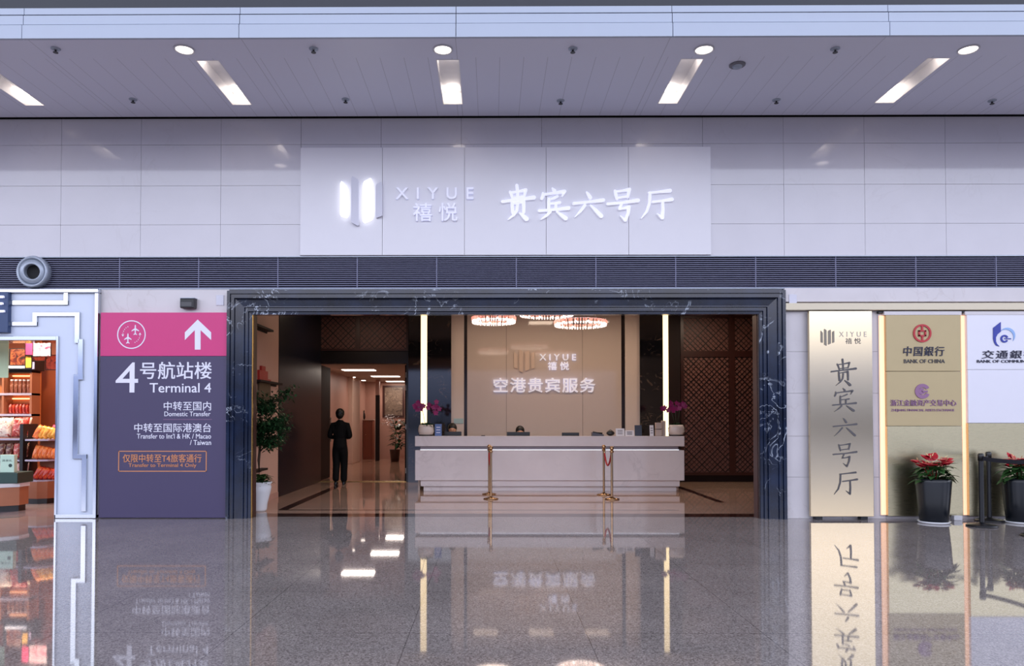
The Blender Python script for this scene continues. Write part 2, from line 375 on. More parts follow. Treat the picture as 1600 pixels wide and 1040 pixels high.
def ring_bm(bm, cx, cz, r0, r1, y0, y1, a0=0, a1=2 * math.pi, seg=40):
    n = max(3, int(seg * (a1 - a0) / (2 * math.pi)))
    for k in range(n):
        t0, t1 = a0 + (a1 - a0) * k / n, a0 + (a1 - a0) * (k + 1) / n
        prism(bm, [(cx + r1 * math.cos(t0), cz + r1 * math.sin(t0)), (cx + r1 * math.cos(t1), cz + r1 * math.sin(t1)),
                   (cx + r0 * math.cos(t1), cz + r0 * math.sin(t1)), (cx + r0 * math.cos(t0), cz + r0 * math.sin(t0))], y0, y1)
    return bm
def bars_logo(rect, y, depth, which):
    """four upright bars with slanted ends; which = list of bars (0-3)"""
    x0, x1, z0, z1 = rect; w, h = x1 - x0, z1 - z0; bm = B()
    D = [(0, .165, .12, .10, .83, .03), (.255, .44, .02, .06, 1.0, .06), (.54, .755, .06, -.06, .93, -.05), (.84, 1.0, .13, -.05, .84, -.03)]
    for k in which:
        a, b, t, dt, bt, db = D[k]; xa, xb = x0 + a * w, x0 + b * w; q = (xb - xa)
        pts = []
        zl, zr = z1 - t * h, z1 - (t + dt) * h
        if dt < 0: zl, zr = z1 - (t - dt) * h, z1 - t * h
        bl, br = z1 - (bt - db) * h, z1 - bt * h
        if db < 0: bl, br = z1 - bt * h, z1 - (bt + db) * h
        c = q * .3
        pts = [(xa, bl + c * .4), (xa, zl - c), (xa + c * .5, zl), (xb - c * .5, zr), (xb, zr - c), (xb, br + c * .4), (xb - c * .5, br), (xa + c * .5, bl)]
        prism(bm, pts, y - depth, y)
    return bm

# ================================================================ SETTING
FY = 10.9                                   # front of the hall wall
ZC = P(800, 183, FY).z                      # underside of the soffit
SY = PZ(800, 60, ZC).y                      # front edge of the soffit
LB = 17.27                                  # back wall of the lobby
XL = -4.0                                   # left wall of the lobby
# floors
struct('floor', box(B(), -26, 26, -50, 11.06, -.12, 0), 'granite')
struct('floor_lobby', box(B(), -4.2, 8.2, 11.06, 17.42, -.12, 0), 'lobby_floor')
struct('floor_corridor', box(B(), -4.9, -1.4, 17.42, 30, -.12, 0), mat('corridor_floor_tile', '#a98470', .08, noise=.05))
struct('floor_shop', box(B(), -12, -5.9, 11.06, 15.2, -.12, 0), 'shop_floor')

# upper hall wall of stone slabs with open joints
def slab_wall(bm, xs, zs, y0, y1, g=.004):
    for a, b in zip(xs, xs[1:]):
        for c, d in zip(zs, zs[1:]): box(bm, a + g / 2, b - g / 2, y0, y1, c + g / 2, d - g / 2)
    return bm
zr = [P(800, v, FY).z for v in (400, 350, 289, 225, 184)]
ZL = zr[0]; pw = (P(470, 300, FY).x - P(220, 300, FY).x) / 2; x_s = P(220, 300, FY).x
xs = [x_s + pw * k for k in range(-6, 16)]
struct('wall_front', slab_wall(B(), xs, zr, FY, FY + .12), 'cream')
struct('wall_core', box(B(), -12, 12, FY + .125, FY + .3, P(800, 452, FY).z + .0, ZC + .3), 'dark')
ZB = P(800, 451, FY).z                      # underside of the louvre band
X_IN_L, X_OUT_L = P(393, 640, FY).x, P(357, 640, FY).x
X_IN_R, X_OUT_R = P(1187, 640, FY).x, P(1225, 640, FY).x
Z_IN, Z_OUT = P(800, 491, FY).z, P(800, 455, FY).z
# lower hall wall: left piece behind the wayfinding sign, right piece of pale blocks
XA, XBb = P(155, 640, FY).x, X_OUT_L
struct('wall_left', slab_wall(B(), [XA + .01, XBb], [0, 1.1, 2.3, ZB], FY, FY + .35), 'cream_low')
zz = [P(1245, v, FY).z for v in (745, 681, 614, 549, 486)]
struct('wall_right', slab_wall(B(), [X_OUT_R] + [X_OUT_R + .2 + .64 * k for k in range(1, 11)], [0] + zz + [ZB], FY, FY + .35), 'cream_low')
ZLg = P(1400, 484, FY - .1).z
bm = B(); box(bm, X_OUT_R, 11, FY - .06, FY, P(1400, 472, FY).z, ZB - .005); struct('trim_1', bm, 'cream_low')
bm = B(); box(bm, X_OUT_R, 11, FY - .1, FY, ZLg, P(1400, 473, FY - .1).z, .008); struct('trim_2', bm, mat('ivory_ledge', '#d8cdb4', .35, noise=.02))

# soffit with openings for the recessed light troughs, fascia at its front edge
tl = [(37, 68), (362, 394), (692, 723), (1025, 1060), (1362, 1394)]; tt = [None, (305, 340), (682, 717), (1064, 1099), (1449, 1481)]
TY0, TY1 = PZ(700, 93, ZC).y, PZ(700, 163, ZC).y
TX = []
for a, b in zip(tl, tt):
    c = [(PZ(a[0], 163, ZC).x + PZ(a[1], 163, ZC).x) / 2]
    if b: c.append((PZ(b[0], 93, ZC).x + PZ(b[1], 93, ZC).x) / 2)
    TX.append(sum(c) / len(c))
TW = .145
bm = B(); T = .03
box(bm, -12, 12, SY, TY0, ZC, ZC + T); box(bm, -12, 12, TY1, FY - .05, ZC, ZC + T)
e = [-12] + [v for x in TX for v in (x - TW, x + TW)] + [12]
for k in range(0, len(e), 2): box(bm, e[k], e[k + 1], TY0, TY1, ZC, ZC + T)
struct('ceiling', bm, 'soffit')
struct('ceiling_void', box(B(), -12, 12, SY + .1, FY + .3, ZC + .35, ZC + .4), 'dark')
fz = [P(800, v, SY).z for v in (60, 39, 36.6, 22.5, 20, 10)]
fjx = [P(375 + 337.5 * k, 40, SY).x for k in range(-3, 6)]
bm = B()
for a, b in zip(fjx, fjx[1:]):
    box(bm, a + .004, b - .004, SY - .04, SY, fz[0], fz[1]); box(bm, a + .004, b - .004, SY - .015, SY, fz[2], fz[3]); box(bm, a + .004, b - .004, SY, SY + .02, fz[4], fz[5])
struct('trim_3', bm, 'fascia')
struct('trim_4', box(B(), -12, 12, SY + .022, SY + .06, fz[0] + .02, fz[5] - .01), 'dark_beam')
struct('trim_5', box(B(), -13, 13, SY + .25, SY + .6, fz[5] - .05, fz[5] + 1.6), 'dark_beam')

# ventilation louvre band
g = thing('ventilation_louvre', 'long dark slatted ventilation band above the marble doorway', 'grille', (0, FY + .1, ZB))
obj('backing', box(B(), -12, 12, FY + .09, FY + .124, ZB + .01, ZL - .01), 'louvre_back', g)
bm = B(); n = 15; dz = (ZL - ZB - .03) / n
for k in range(n):
    z = ZB + .015 + dz * k
    t = B(); box(t, -12, 12, FY + .02, FY + .088, z + dz * .2, z + dz * .55); merge(bm, t)
obj('slat', bm, 'louvre', g)
x = -7.9
while x < 8:
    obj('mullion', box(B(), x, x + .012, FY + .014, FY + .088, ZB + .012, ZL - .012), 'louvre', g); x += 1.18
bm = B(); box(bm, -12, 12, FY - .01, FY + .12, ZL - .012, ZL - .001); box(bm, -12, 12, FY - .01, FY + .12, ZB - .002, ZB + .011)
obj('border', bm, 'grey_metal', g)

# stepped marble surround of the big doorway
prof = [(0, 0), (0, -.10), (.13, -.10), (.15, -.075), (.24, -.075), (.26, -.105), (.32, -.105), (.34, -.07), (.40, -.055), (.64, -.035), (.66, -.06),
        (.71, -.06), (.73, -.03), (.80, -.03), (.82, -.05), (.87, -.05), (.89, -.015), (1.0, -.01), (1.0, .115)]
wl, wr, ht = X_IN_L - X_OUT_L, X_OUT_R - X_IN_R, Z_OUT - Z_IN
bm = B(); rows = []
for u, v in prof:
    xl, xr, z = X_OUT_L + u * wl, X_OUT_R - u * wr, Z_OUT - u * ht
    rows.append([bm.verts.new(c) for c in ((xl, FY + v, 0), (xl, FY + v, z), (xr, FY + v, z), (xr, FY + v, 0))])
for a, b in zip(rows, rows[1:]):
    for k in range(3): bm.faces.new((a[k], a[k + 1], b[k + 1], b[k]))
bmesh.ops.recalc_face_normals(bm, faces=bm.faces)
struct('trim_6', bm, 'marble_blue')
bm = B(); box(bm, X_OUT_L, X_OUT_R, FY - .005, FY + .12, Z_OUT, ZB - .003); struct('trim_7', bm, 'marble_blue')
bm = B(); box(bm, X_IN_L, X_IN_L + .014, FY + .0, FY + .05, 0, Z_IN, .003); struct('trim_8', bm, 'gold_trim')
bm = B(); box(bm, X_IN_R - .014, X_IN_R, FY + .0, FY + .05, 0, Z_IN, .003); struct('trim_9', bm, 'strip_dark')
bm = B(); box(bm, X_IN_L - .02, X_IN_L + .012, FY + .05, FY + .2, 0, Z_IN); box(bm, X_IN_R - .02, X_IN_R + .02, FY + .05, FY + .22, 0, Z_IN)
struct('trim_10', bm, 'wood_red')
# inside face of the hall wall beside and above the doorway
bm = B(); box(bm, -4.2, X_IN_L - .02, FY + .12, FY + .2, 0, 4.0); box(bm, X_IN_R + .02, 8.2, FY + .12, FY + .2, 0, 4.0)
box(bm, X_IN_L - .02, X_IN_R + .02, FY + .12, FY + .2, Z_IN + .02, 4.0); struct('wall_inner', bm, 'lobby_wall')

# lobby shell
ZLC = 3.92
struct('ceiling_lobby', box(B(), -4.2, 8.2, FY + .21, LB + .2, ZLC, ZLC + .1), 'lobby_ceiling')
struct('wall_lobby_left', box(B(), XL - .15, XL, FY + .21, 13.84, 0, ZLC), 'lobby_wall')
struct('baseboard_left', box(B(), XL - .0, XL + .012, FY + .21, 13.83, 0, .1), 'corridor')
struct('wall_lobby_dark', box(B(), XL - .15, XL + .01, 13.84, LB, 0, ZLC), 'wood_blue')
struct('wall_lobby_right', box(B(), 8.0, 8.2, FY + .21, LB + .2, 0, ZLC), 'wood_dark')
X = lambda px, y=600, Y=LB: P(px, y, Y).x
DX0, DX1, DZ = X(496), X(635), P(560, 568, LB).z
struct('wall_lobby_back', box(B(), XL - .2, DX0 - .001, LB, LB + .14, 0, ZLC), 'wood_blue'); struct('wall_over_door', box(B(), DX0, DX1, LB, LB + .14, DZ, ZLC), 'wood_blue')
struct('wall_beside_door', box(B(), DX1 + .001, X(660), LB, LB + .14, 0, ZLC), 'wood_blue')
struct('wall_lobby_rear', box(B(), X(660), 8.2, LB + .02, LB + .14, 0, ZLC), 'wood_dark')
# door frame and lintel
bm = B(); box(bm, DX0 - .1, DX0, LB - .04, LB + .14, 0, DZ + .1, .004); box(bm, DX1, DX1 + .1, LB - .04, LB + .14, 0, DZ + .1, .004)
box(bm, DX0 - .1, DX1 + .1, LB - .05, LB + .14, DZ, P(560, 549, LB).z, .004); struct('door_1', bm, mat('door_frame_wood', '#150d0c', .3, noise=.2))
struct('trim_11', box(B(), DX0, DX1, LB - .02, LB + .14, -.001, .012), 'gold_trim')

def lattice(name, label, x0, x1, z0, z1, y, pitch, frame=.05, w=.012):
    t = thing(name, label, 'lattice panel', ((x0 + x1) / 2, y, z0))
    obj('backing', box(B(), x0, x1, y - .012, y - .002, z0, z1), 'lattice_back', t)
    bm = B(); fx0, fx1, fz0, fz1 = x0 + frame, x1 - frame, z0 + frame, z1 - frame
    def clip(px, pz, dx, dz):
        lo, hi = -1e9, 1e9
        for p, d, a, b in ((px, dx, fx0, fx1), (pz, dz, fz0, fz1)):
            t0, t1 = (a - p) / d, (b - p) / d
            lo, hi = max(lo, min(t0, t1)), min(hi, max(t0, t1))
        return lo, hi
    for s in (1, -1):
        W = (fx1 - fx0) + (fz1 - fz0); c = -W; k = 0
        while c < W * 2:
            px, pz = (fx0 + c, fz0) if s > 0 else (fx0 + c, fz0)
            lo, hi = clip(px, pz, .7071, .7071 * s) if s > 0 else clip(px, pz, -.7071, .7071)
            ww = w * (1.6 if k % 3 == 0 else .8)
            if hi - lo > .02:
                dx = .7071 if s > 0 else -.7071
                a, b = (px + dx * lo, pz + .7071 * lo), (px + dx * hi, pz + .7071 * hi)
                nx, nz = -.7071 * ww / 2, dx * ww / 2
                yy = y - .03 - .002 * (s > 0)
                prism(bm, [(a[0] + nx, a[1] + nz), (b[0] + nx, b[1] + nz), (b[0] - nx, b[1] - nz), (a[0] - nx, a[1] - nz)], yy, y - .013)
            c += pitch * 1.414; k += 1
    obj('lattice', bm, 'lattice', t)
    bm = B(); box(bm, x0, x0 + frame, y - .045, y, z0, z1); box(bm, x1 - frame, x1, y - .045, y, z0, z1)
    box(bm, x0 + frame, x1 - frame, y - .045, y, z0, z0 + frame); box(bm, x0 + frame, x1 - frame, y - .045, y, z1 - frame, z1)
    obj('frame', bm, 'wood_red', t); return t
za, zb = P(560, 548, LB).z, ZLC - .03
lattice('lattice_panel', 'red-brown lattice panel over the double door, beside the dark side wall', X(487), X(559), za, zb, LB, .085)
lattice('lattice_panel', 'red-brown lattice panel over the double door, beside the light strip', X(559), X(638), za, zb, LB, .085)
zc = P(1120, 553, LB).z; zd = P(1120, 742, LB).z
for (a, b, w) in ((1063, 1143, 'wide'), (1143, 1252, 'outer')):
    s = 'next to the light strip' if w == 'wide' else 'beside the marble jamb'
    lattice('lattice_panel', f'tall dark lattice screen on the back wall {s}', X(a), X(b), zd, zc, LB, .085, .07)
    lattice('lattice_panel', f'upper dark lattice panel above the tall screen {s}', X(a), X(b), zc, zb, LB, .085, .07)

# double door leaves, opened into the corridor
def leaf(x, side, label):
    d = thing('door_leaf', label, 'door', (x, LB + .15, 0))
    sg = 1 if side == 'L' else -1
    a, b = sorted((x + sg * .005, x + sg * .05))
    obj('panel', box(B(), a, b, LB + .15, LB + 1.16, .01, DZ - .02, .004), 'wood_dark', d)
    for zz_ in (.25, 1.28, 2.2, 2.5):
        obj('hinge', box(B(), min(x, x + sg * .03), max(x, x + sg * .03), LB + .10, LB + .149, zz_ - .06, zz_ + .06), 'white_metal', d)
    t = B(); tube(t, [(x + sg * .09, LB + 1.06, .9), (x + sg * .09, LB + 1.06, 1.5)], .014)
    for z in (.95, 1.45): tube(t, [(x + sg * .045, LB + 1.06, z), (x + sg * .09, LB + 1.06, z)], .009)
    obj('handle', t, 'brass', d); return d
leaf(DX0, 'L', 'open dark wooden door leaf on the side nearer the potted tree')
leaf(DX1, 'R', 'open dark wooden door leaf on the side nearer the reception desk')

# corridor beyond the door
CX0, CX1, CB, CZ = -4.7, -1.6, 27.5, 2.85
struct('wall_corridor_left', box(B(), CX0 - .15, CX0, LB + .15, CB, 0, CZ), 'corridor')
struct('wall_corridor_right', box(B(), CX1, CX1 + .15, LB + .15, CB, 0, CZ), 'corridor')
struct('wall_corridor_end', box(B(), CX0 - .15, CX1 + .15, CB, CB + .15, 0, CZ), 'corridor')
struct('ceiling_corridor', box(B(), CX0 - .15, CX1 + .15, LB + .15, CB + .15, CZ, CZ + .1), 'lobby_ceiling')
bm = B(); box(bm, CX0 - .01, CX0 + .14, 24.2, 25.6, 0, CZ - .002, .01); struct('trim_12', bm, 'corridor_pale')
# =============================================================== back feature wall of the lobby
def zt(px): return ZLC - .005
bx = lambda a, b, y0, y1, m, name, z0=0, z1=None, bev=0: struct(name, box(B(), X(a, 600, y0), X(b, 600, y0), y0, y1, z0, (z1 or ZLC - .005), bev), m)
bx(730, 791, LB - .10, LB + .02, 'back_panel', 'wall_feature_a'); bx(791.4, 910, LB - .10, LB + .02, 'back_panel', 'wall_feature_b'); bx(910.4, 971, LB - .10, LB + .02, 'back_panel', 'wall_feature_c')
bx(725, 730, LB - .08, LB + .02, 'strip_dark', 'trim_13'); bx(971, 977, LB - .08, LB + .02, 'strip_dark', 'trim_14')
bx(705, 725, LB - .14, LB + .02, 'pilaster', 'trim_15'); bx(977, 1000, LB - .14, LB + .02, 'pilaster', 'trim_16')
bx(668, 705, LB - .2, LB + .02, 'marble_col', 'pillar_left'); bx(1000, 1036, LB - .2, LB + .02, 'marble_col', 'pillar_right')
bx(638, 657, LB - .12, LB + .02, 'marble_col', 'trim_17'); bx(1045, 1063, LB - .12, LB + .02, 'wood_dark', 'trim_18')
for a, b, s in ((657.5, 667, 'by the double door'), (1036.5, 1044.5, 'by the lattice screen')):
    x0, x1 = X(a, 600, LB - .16), X(b, 600, LB - .16)
    t = thing('light_strip', f'tall cream vertical light strip beside the dark column {s}', 'light strip', ((x0 + x1) / 2, LB - .1, 0))
    obj('diffuser', box(B(), x0, x1, LB - .16, LB - .12, .7, ZLC - .04, .004), 'led_cream', t)
    obj('housing', box(B(), x0 - .004, x1 + .004, LB - .12, LB - .005, .69, ZLC - .03), 'strip_dark', t)

for k, (x, y_, e_, w) in enumerate(((-3.1, 15.4, 8, 'before the double door'), (-.15, 15.6, 13, 'over the seated staff by the orchid'), (1.25, 15.6, 13, 'over the middle of the desk'), (2.65, 15.6, 13, 'over the carton end of the desk'), (4.9, 15.5, 22, 'before the lattice screens'))):  # unseen ceiling lights, added to warm the back panel, door side and lattice
    t = thing('added_lobby_light', f'unseen square panel light added in the lobby ceiling {w}', 'ceiling light', (x, y_, ZLC)); T_ = Matrix.Translation((x, y_, ZLC))
    obj('frame', box(B(), x - .33, x + .33, y_ - .33, y_ + .33, ZLC - .008, ZLC - .001), 'white_metal', t)
    obj('diffuser', box(B(), x - .3, x + .3, y_ - .3, y_ + .3, ZLC - .012, ZLC - .0085), mat('added_panel_lamp', '#fff0e0', .5, emit='#ffd9b8', estr=2), t)
    ld = bpy.data.lights.new('added_lobby_lamp', 'AREA'); ld.shape = 'SQUARE'; ld.size = .6; ld.energy = e_; ld.color = (1, .78, .6)
    lo = bpy.data.objects.new('added_lobby_lamp', ld); COL.objects.link(lo); lo.parent = t; lo.location = (0, 0, -.016)
# lobby back wall lettering
y = LB - .10
t = thing('wall_emblem', 'four-bar emblem on the cream panel behind the reception desk', 'sign', (X(819), y, 2.3))
xa, xb, za_, zb_ = RC(803, 545, 835, 582, y); r = (xa, xb, za_, zb_)
obj('emblem_bars', bars_logo(r, y, .03, (0, 1, 2, 3)), mat('pale_emblem_bar', '#cfbaa9', .25), t)
t = thing('wall_lettering', 'small lit two-line lettering beside the emblem behind the desk', 'sign', (X(870), y, 2.3))
obj('lettering', text_bm('XIYUE', RC(843, 553, 900, 563, y), y, .03, .01, spacing=1.6), 'char_lit', t)
obj('lettering', text_bm('禧 悦', RC(856, 565, 889, 578, y), y, .03, .01), 'char_lit', t)
t = thing('wall_lettering', 'row of six large lit white characters behind the reception desk', 'sign', (X(850), y, 1.9))
obj('lettering', text_bm('空港贵宾服务', RC(771, 590, 930, 613, y), y, .04, .012, spacing=1.12), 'char_lit', t)

# =============================================================== soffit fittings
for k, (px, nb) in enumerate(((288, 'above the second light trough from the shop side'), (692, 'above the middle light trough'), (1100, 'between the middle and the fourth trough'), (1513, 'nearest the bank boards'))):
    c = PZ(px, 77, ZC)
    t = thing('ceiling_downlight', f'round lit downlight in the grey soffit, {ORD[k]} from the shop side', 'downlight', (c.x, c.y, ZC), 'round downlights in the soffit')
    obj('trim_ring', lathe(B(), [(.098, -.001), (.122, -.001), (.122, -.012), (.112, -.018), (.098, -.008), (.098, -.001)], 0, 0, 32, Matrix.Translation((c.x, c.y, ZC))), 'white_metal', t, True)
    obj('lens', lathe(B(), [(0, -.001), (.098, -.001), (.09, -.010), (0, -.014)], 0, 0, 32, Matrix.Translation((c.x, c.y, ZC))), 'lamp', t, True)
for k, x in enumerate(TX):
    t = thing('light_trough', f'recessed rectangular light trough in the soffit, {ORD[k]} from the shop side', 'ceiling light', (x, TY0, ZC), 'recessed light troughs in the soffit')
    h = .16; a, b = x - TW, x + TW
    bm = B(); w = .012
    box(bm, a, a + w, TY0, TY1, ZC - .002, ZC + h); box(bm, b - w, b, TY0, TY1, ZC - .002, ZC + h)
    box(bm, a + w, b - w, TY0, TY0 + w, ZC - .002, ZC + h); box(bm, a + w, b - w, TY1 - w, TY1, ZC - .002, ZC + h); box(bm, a, b, TY0, TY1, ZC + h, ZC + h + .01)
    obj('housing', bm, 'lamp_soft', t)
    for yy in (TY0 + .16, TY1 - .17):
        lm = obj('lamp', lathe(B(), [(0, -.03), (.07, -.03), (.095, 0), (.095, .02), (0, .02)], 0, 0, 24, Matrix.Translation((x, yy, ZC + h - .025))), 'lamp', t, True)
for k, (px, py) in enumerate(((87, 76), (490, 76), (895, 76), (1305, 76), (208, 155), (540, 155), (876, 157), (1213, 156), (1550, 157))):
    c = PZ(px, py, ZC)
    row = ('front', k) if k < 4 else ('back', k - 4)
    t = thing('ceiling_sprinkler', f'small sprinkler head in the {row[0]} row of the soffit, {ORD[row[1]]} from the shop side', 'sprinkler', (c.x, c.y, ZC), 'sprinkler heads in the soffit')
    obj('escutcheon', lathe(B(), [(0, 0), (.055, 0), (.055, -.008), (.03, -.02), (0, -.02)], 0, 0, 20, Matrix.Translation((c.x, c.y, ZC))), 'grey_metal', t, True)
    obj('head', lathe(B(), [(0, -.02), (.012, -.02), (.012, -.04), (.03, -.045), (.03, -.05), (0, -.05)], 0, 0, 16, Matrix.Translation((c.x, c.y, ZC))), 'black', t)
c = PZ(1152, 101, ZC)
t = thing('smoke_detector', 'round grey disc smoke detector in the soffit beside the fourth light trough', 'smoke detector', (c.x, c.y, ZC))
obj('base', lathe(B(), [(0, 0), (.10, 0), (.10, -.012), (.09, -.02), (0, -.02)], 0, 0, 28, Matrix.Translation((c.x, c.y, ZC))), mat('grey_detector', '#77777f', .5), t, True)
obj('dome', lathe(B(), [(.06, -.02), (.055, -.04), (.03, -.05), (0, -.05)], 0, 0, 28, Matrix.Translation((c.x, c.y, ZC))), 'grey_metal', t, True)

# =============================================================== big white sign above the doorway
XS = [P(v, 315, FY).x for v in (470, 598, 726, 853, 981.5, 1110)]; zs0, zs1 = P(790, 399, FY).z, P(790, 231, FY).z
sy = FY - .035
t = thing('sign_panel', 'large white sign panel with emblem and lit characters above the doorway', 'sign', ((XS[0] + XS[-1]) / 2, sy, zs0))
obj('panel', slab_wall(B(), XS, [zs0, zs1], sy, FY - .001, .006), 'sign_white', t)
r = RC(533, 275, 598, 354, sy)
obj('emblem', bars_logo(r, sy, .05, (0, 2)), 'bar_lit', t, label='brightly lit emblem bars')
obj('emblem', bars_logo(r, sy, .05, (1, 3)), 'bar_dim', t, label='unlit emblem bars')
obj('lettering', text_bm('XIYUE', RC(619, 294, 740, 312, sy), sy, .04, .008, spacing=1.9), 'char_soft', t)
obj('lettering', text_bm('禧 悦', RC(646, 318, 715, 346, sy), sy, .04, .006), 'char_soft', t)
for ch, rc in (('贵', (785, 292, 834, 344)), ('宾', (842, 296, 888, 343)), ('六', (896, 302, 942, 340)), ('号', (949, 297, 996, 346)), ('厅', (1001, 298, 1049, 342))):
    obj('character', brush_bm(B(), ch, RC(*rc, sy), sy, .04, 1.3), 'char_lit', t)

# jet nozzle in the louvre band, small wall sensor, plates
c = P(53, 425, FY - .02)
mt = Matrix.Translation(c) @ Matrix.Rotation(R(90), 4, 'X')
t = thing('air_nozzle', 'round grey jet air nozzle in the louvre band above the shop', 'air nozzle', c)
obj('outer_ring', lathe(B(), [(.19, -.11), (.238, -.11), (.238, .03), (.225, .06), (.205, .065), (.185, .03), (.19, -.11)], 0, 0, 48, mt), 'grey_metal', t, True)
mt2 = mt @ Matrix.Rotation(R(9), 4, 'Y') @ Matrix.Rotation(R(4), 4, 'X')
obj('inner_nozzle', lathe(B(), [(.182, .01), (.186, .035), (.16, .055), (.125, .075), (.112, .075), (.108, .05), (.112, -.10)], 0, 0, 48, mt2), 'grey_metal', t, True)
obj('throat', lathe(B(), [(.111, -.03), (.0, -.03)], 0, 0, 32, mt2), 'dark', t)
x0, x1, z0, z1 = RC(284, 467, 306, 482, FY - .05)
t = thing('wall_sensor', 'small black box sensor above the magenta sign face', 'sensor', ((x0 + x1) / 2, FY - .03, z0))
obj('body', box(B(), x0, x1, FY - .12, FY - .001, z0, z1, .012), 'black', t)
obj('lens', box(B(), x0 + .02, x1 - .03, FY - .126, FY - .119, z0 + .02, z1 - .05, .003), mat('glass_black', '#25272e', .1), t)
obj('cap', box(B(), x0 - .006, x1 + .006, FY - .11, FY - .002, z1, z1 + .012, .004), 'grey_metal', t)
for (px, w) in ((344, 'left of the marble surround, above the terminal sign'), (1236, 'right of the marble surround, above the pale blocks')):
    x0, x1, z0, z1 = RC(px - 6, 461, px + 6, 477, FY)
    t = tag(obj('number_plate', box(B(), x0, x1, FY - .072, FY - .0605, z0, z1, .003) if px > 800 else box(B(), x0, x1, FY - .012, FY - .0005, z0, z1, .003), 'bar_dim'), f'tiny pale plate on the wall {w}', 'plate')

# =============================================================== wayfinding sign
sy = FY - .06
x0, x1, z0, z1 = RC(155.5, 488, 356, 806, sy)
zp = P(256, 556, sy).z; z0 = .01
t = thing('wayfinding_sign', 'tall violet-grey terminal sign with a magenta header and white arrow', 'sign', ((x0 + x1) / 2, sy, 0))
obj('board', box(B(), x0, x1, sy, FY - .001, z0, zp - .002, .004), 'purple', t, label='violet-grey lower face')
obj('header', box(B(), x0, x1, sy, FY - .001, zp, z1, .004), 'pink', t, label='magenta header')
D = .004
def q(px, py): v = P(px, py, sy); return (v.x, v.z)
ar = [(309, 499), (330, 519), (330, 531), (313.5, 515.5), (313.5, 546), (304.5, 546), (304.5, 515.5), (289, 531), (289, 519)]
obj('arrow', prism(B(), [q(*p) for p in ar], sy - D, sy), 'char_white', t)
cx, cz = q(205.5, 522.5); px1 = q(206.5, 522)[0] - cx
bm = B(); ring_bm(bm, cx, cz, px1 * 20.8, px1 * 22.4, sy - D, sy)
def plane(bm, cx, cz, s):
    half = [(0, 1), (.07, .92), (.10, .72), (.10, .38), (.62, .02), (.66, -.16), (.10, .06), (.08, -.48), (.30, -.68), (.30, -.8), (.0, -.7)]
    pts = [(cx + x * s, cz + z * s) for x, z in half] + [(cx - x * s, cz + z * s) for x, z in half[::-1][1:-1]]
    prism(bm, pts, sy - D, sy)
k = px1 * 1.0
plane(bm, cx + k * 6, cz + k * 6.5, k * 9); plane(bm, cx - k * 5.5, cz - k * 7, k * 9)
for a in range(5):
    an = R(115 + a * 14); ball(bm, (cx + 13.5 * k * math.cos(an), sy - D / 2, cz + 13.5 * k * math.sin(an)), k * .75, (1, .4, 1), 8)
    an = R(295 + a * 14); ball(bm, (cx + 13.5 * k * math.cos(an), sy - D / 2, cz + 13.5 * k * math.sin(an)), k * .75, (1, .4, 1), 8)
for an, s in ((R(184), 1), (R(4), -1)):
    ax, az = cx + 13.5 * k * math.cos(an), cz + 13.5 * k * math.sin(an)
    prism(bm, [(ax - 2 * k, az + s * 1.2 * k), (ax + 2 * k, az + s * 1.2 * k), (ax, az - s * 2.2 * k)], sy - D, sy)
obj('transfer_symbol', bm, 'char_white', t)
for body, rc, b_, m in (('4', (181, 566, 216, 613), .003, 'char_white'), ('号航站楼', (219, 565, 331, 592), .009, 'char_white'), ('Terminal 4', (234, 598, 330, 613), .009, 'char_white'),
                     ('中转至国内', (256, 627, 330, 641), .006, 'char_white'), ('Domestic Transfer', (257, 642.5, 329, 650), .006, 'char_white'),
                     ('中转至国际港澳台', (210, 661, 330, 675), .006, 'char_white'), ("Transfer to Int'l & HK / Macao", (214, 677, 330, 685), .006, 'char_white'), ('/ Taiwan', (297, 687, 330, 695), .006, 'char_white'),
                     ('仅限中转至T4旅客通行', (192, 709, 315, 722), .006, 'orange_line'), ('Transfer to Terminal 4 Only', (201, 723.5, 307, 731), .006, 'orange_line')):
    obj('lettering', text_bm(body, RC(*rc, sy), sy, D, b_), m, t)
bm = B(); a0, a1, b0, b1 = RC(185, 704, 323, 736.5, sy); w = .012
box(bm, a0, a1, sy - D, sy, b0, b0 + w); box(bm, a0, a1, sy - D, sy, b1 - w, b1); box(bm, a0, a0 + w, sy - D, sy, b0, b1); box(bm, a1 - w, a1, sy - D, sy, b0, b1)
obj('border', bm, 'orange_line', t)
a0, a1, b0, b1 = RC(255, 654.6, 331, 655.3, sy); obj('rule_line', box(B(), a0, a1, sy - D * .6, sy, b0, b1), 'char_violet', t)

# =============================================================== shop front at the edge of the hall
fy = FY - .04
xr = P(154, 640, fy).x; xo = P(88, 640, fy).x; zt_, zo = ZB - .004, P(40, 530, fy).z
t = thing('storefront', 'glossy white shop front with stepped mirror strips beside the terminal sign', 'shop front', (xo, fy, 0))
bm = B(); box(bm, -12, xr - .05, fy, FY + .3, zo + .02, zt_ - .06); box(bm, xo + .03, xr - .05, fy, FY + .3, .06, zo + .02)
obj('panel', bm, 'zig_white', t)
bm = B(); box(bm, -12, xr, fy - .05, FY + .3, zt_ - .06, zt_, .01); box(bm, xr - .05, xr, fy - .05, FY + .3, 0, zt_ - .06, .01)
box(bm, xo, xo + .03, fy - .03, FY + .32, 0, zo + .05, .008); box(bm, -12, xo, fy - .03, FY + .32, zo - .02, zo + .05, .01); box(bm, xo, xr, fy - .03, FY + .2, 0, .06, .008)
obj('mirror_border', bm, 'chrome', t)
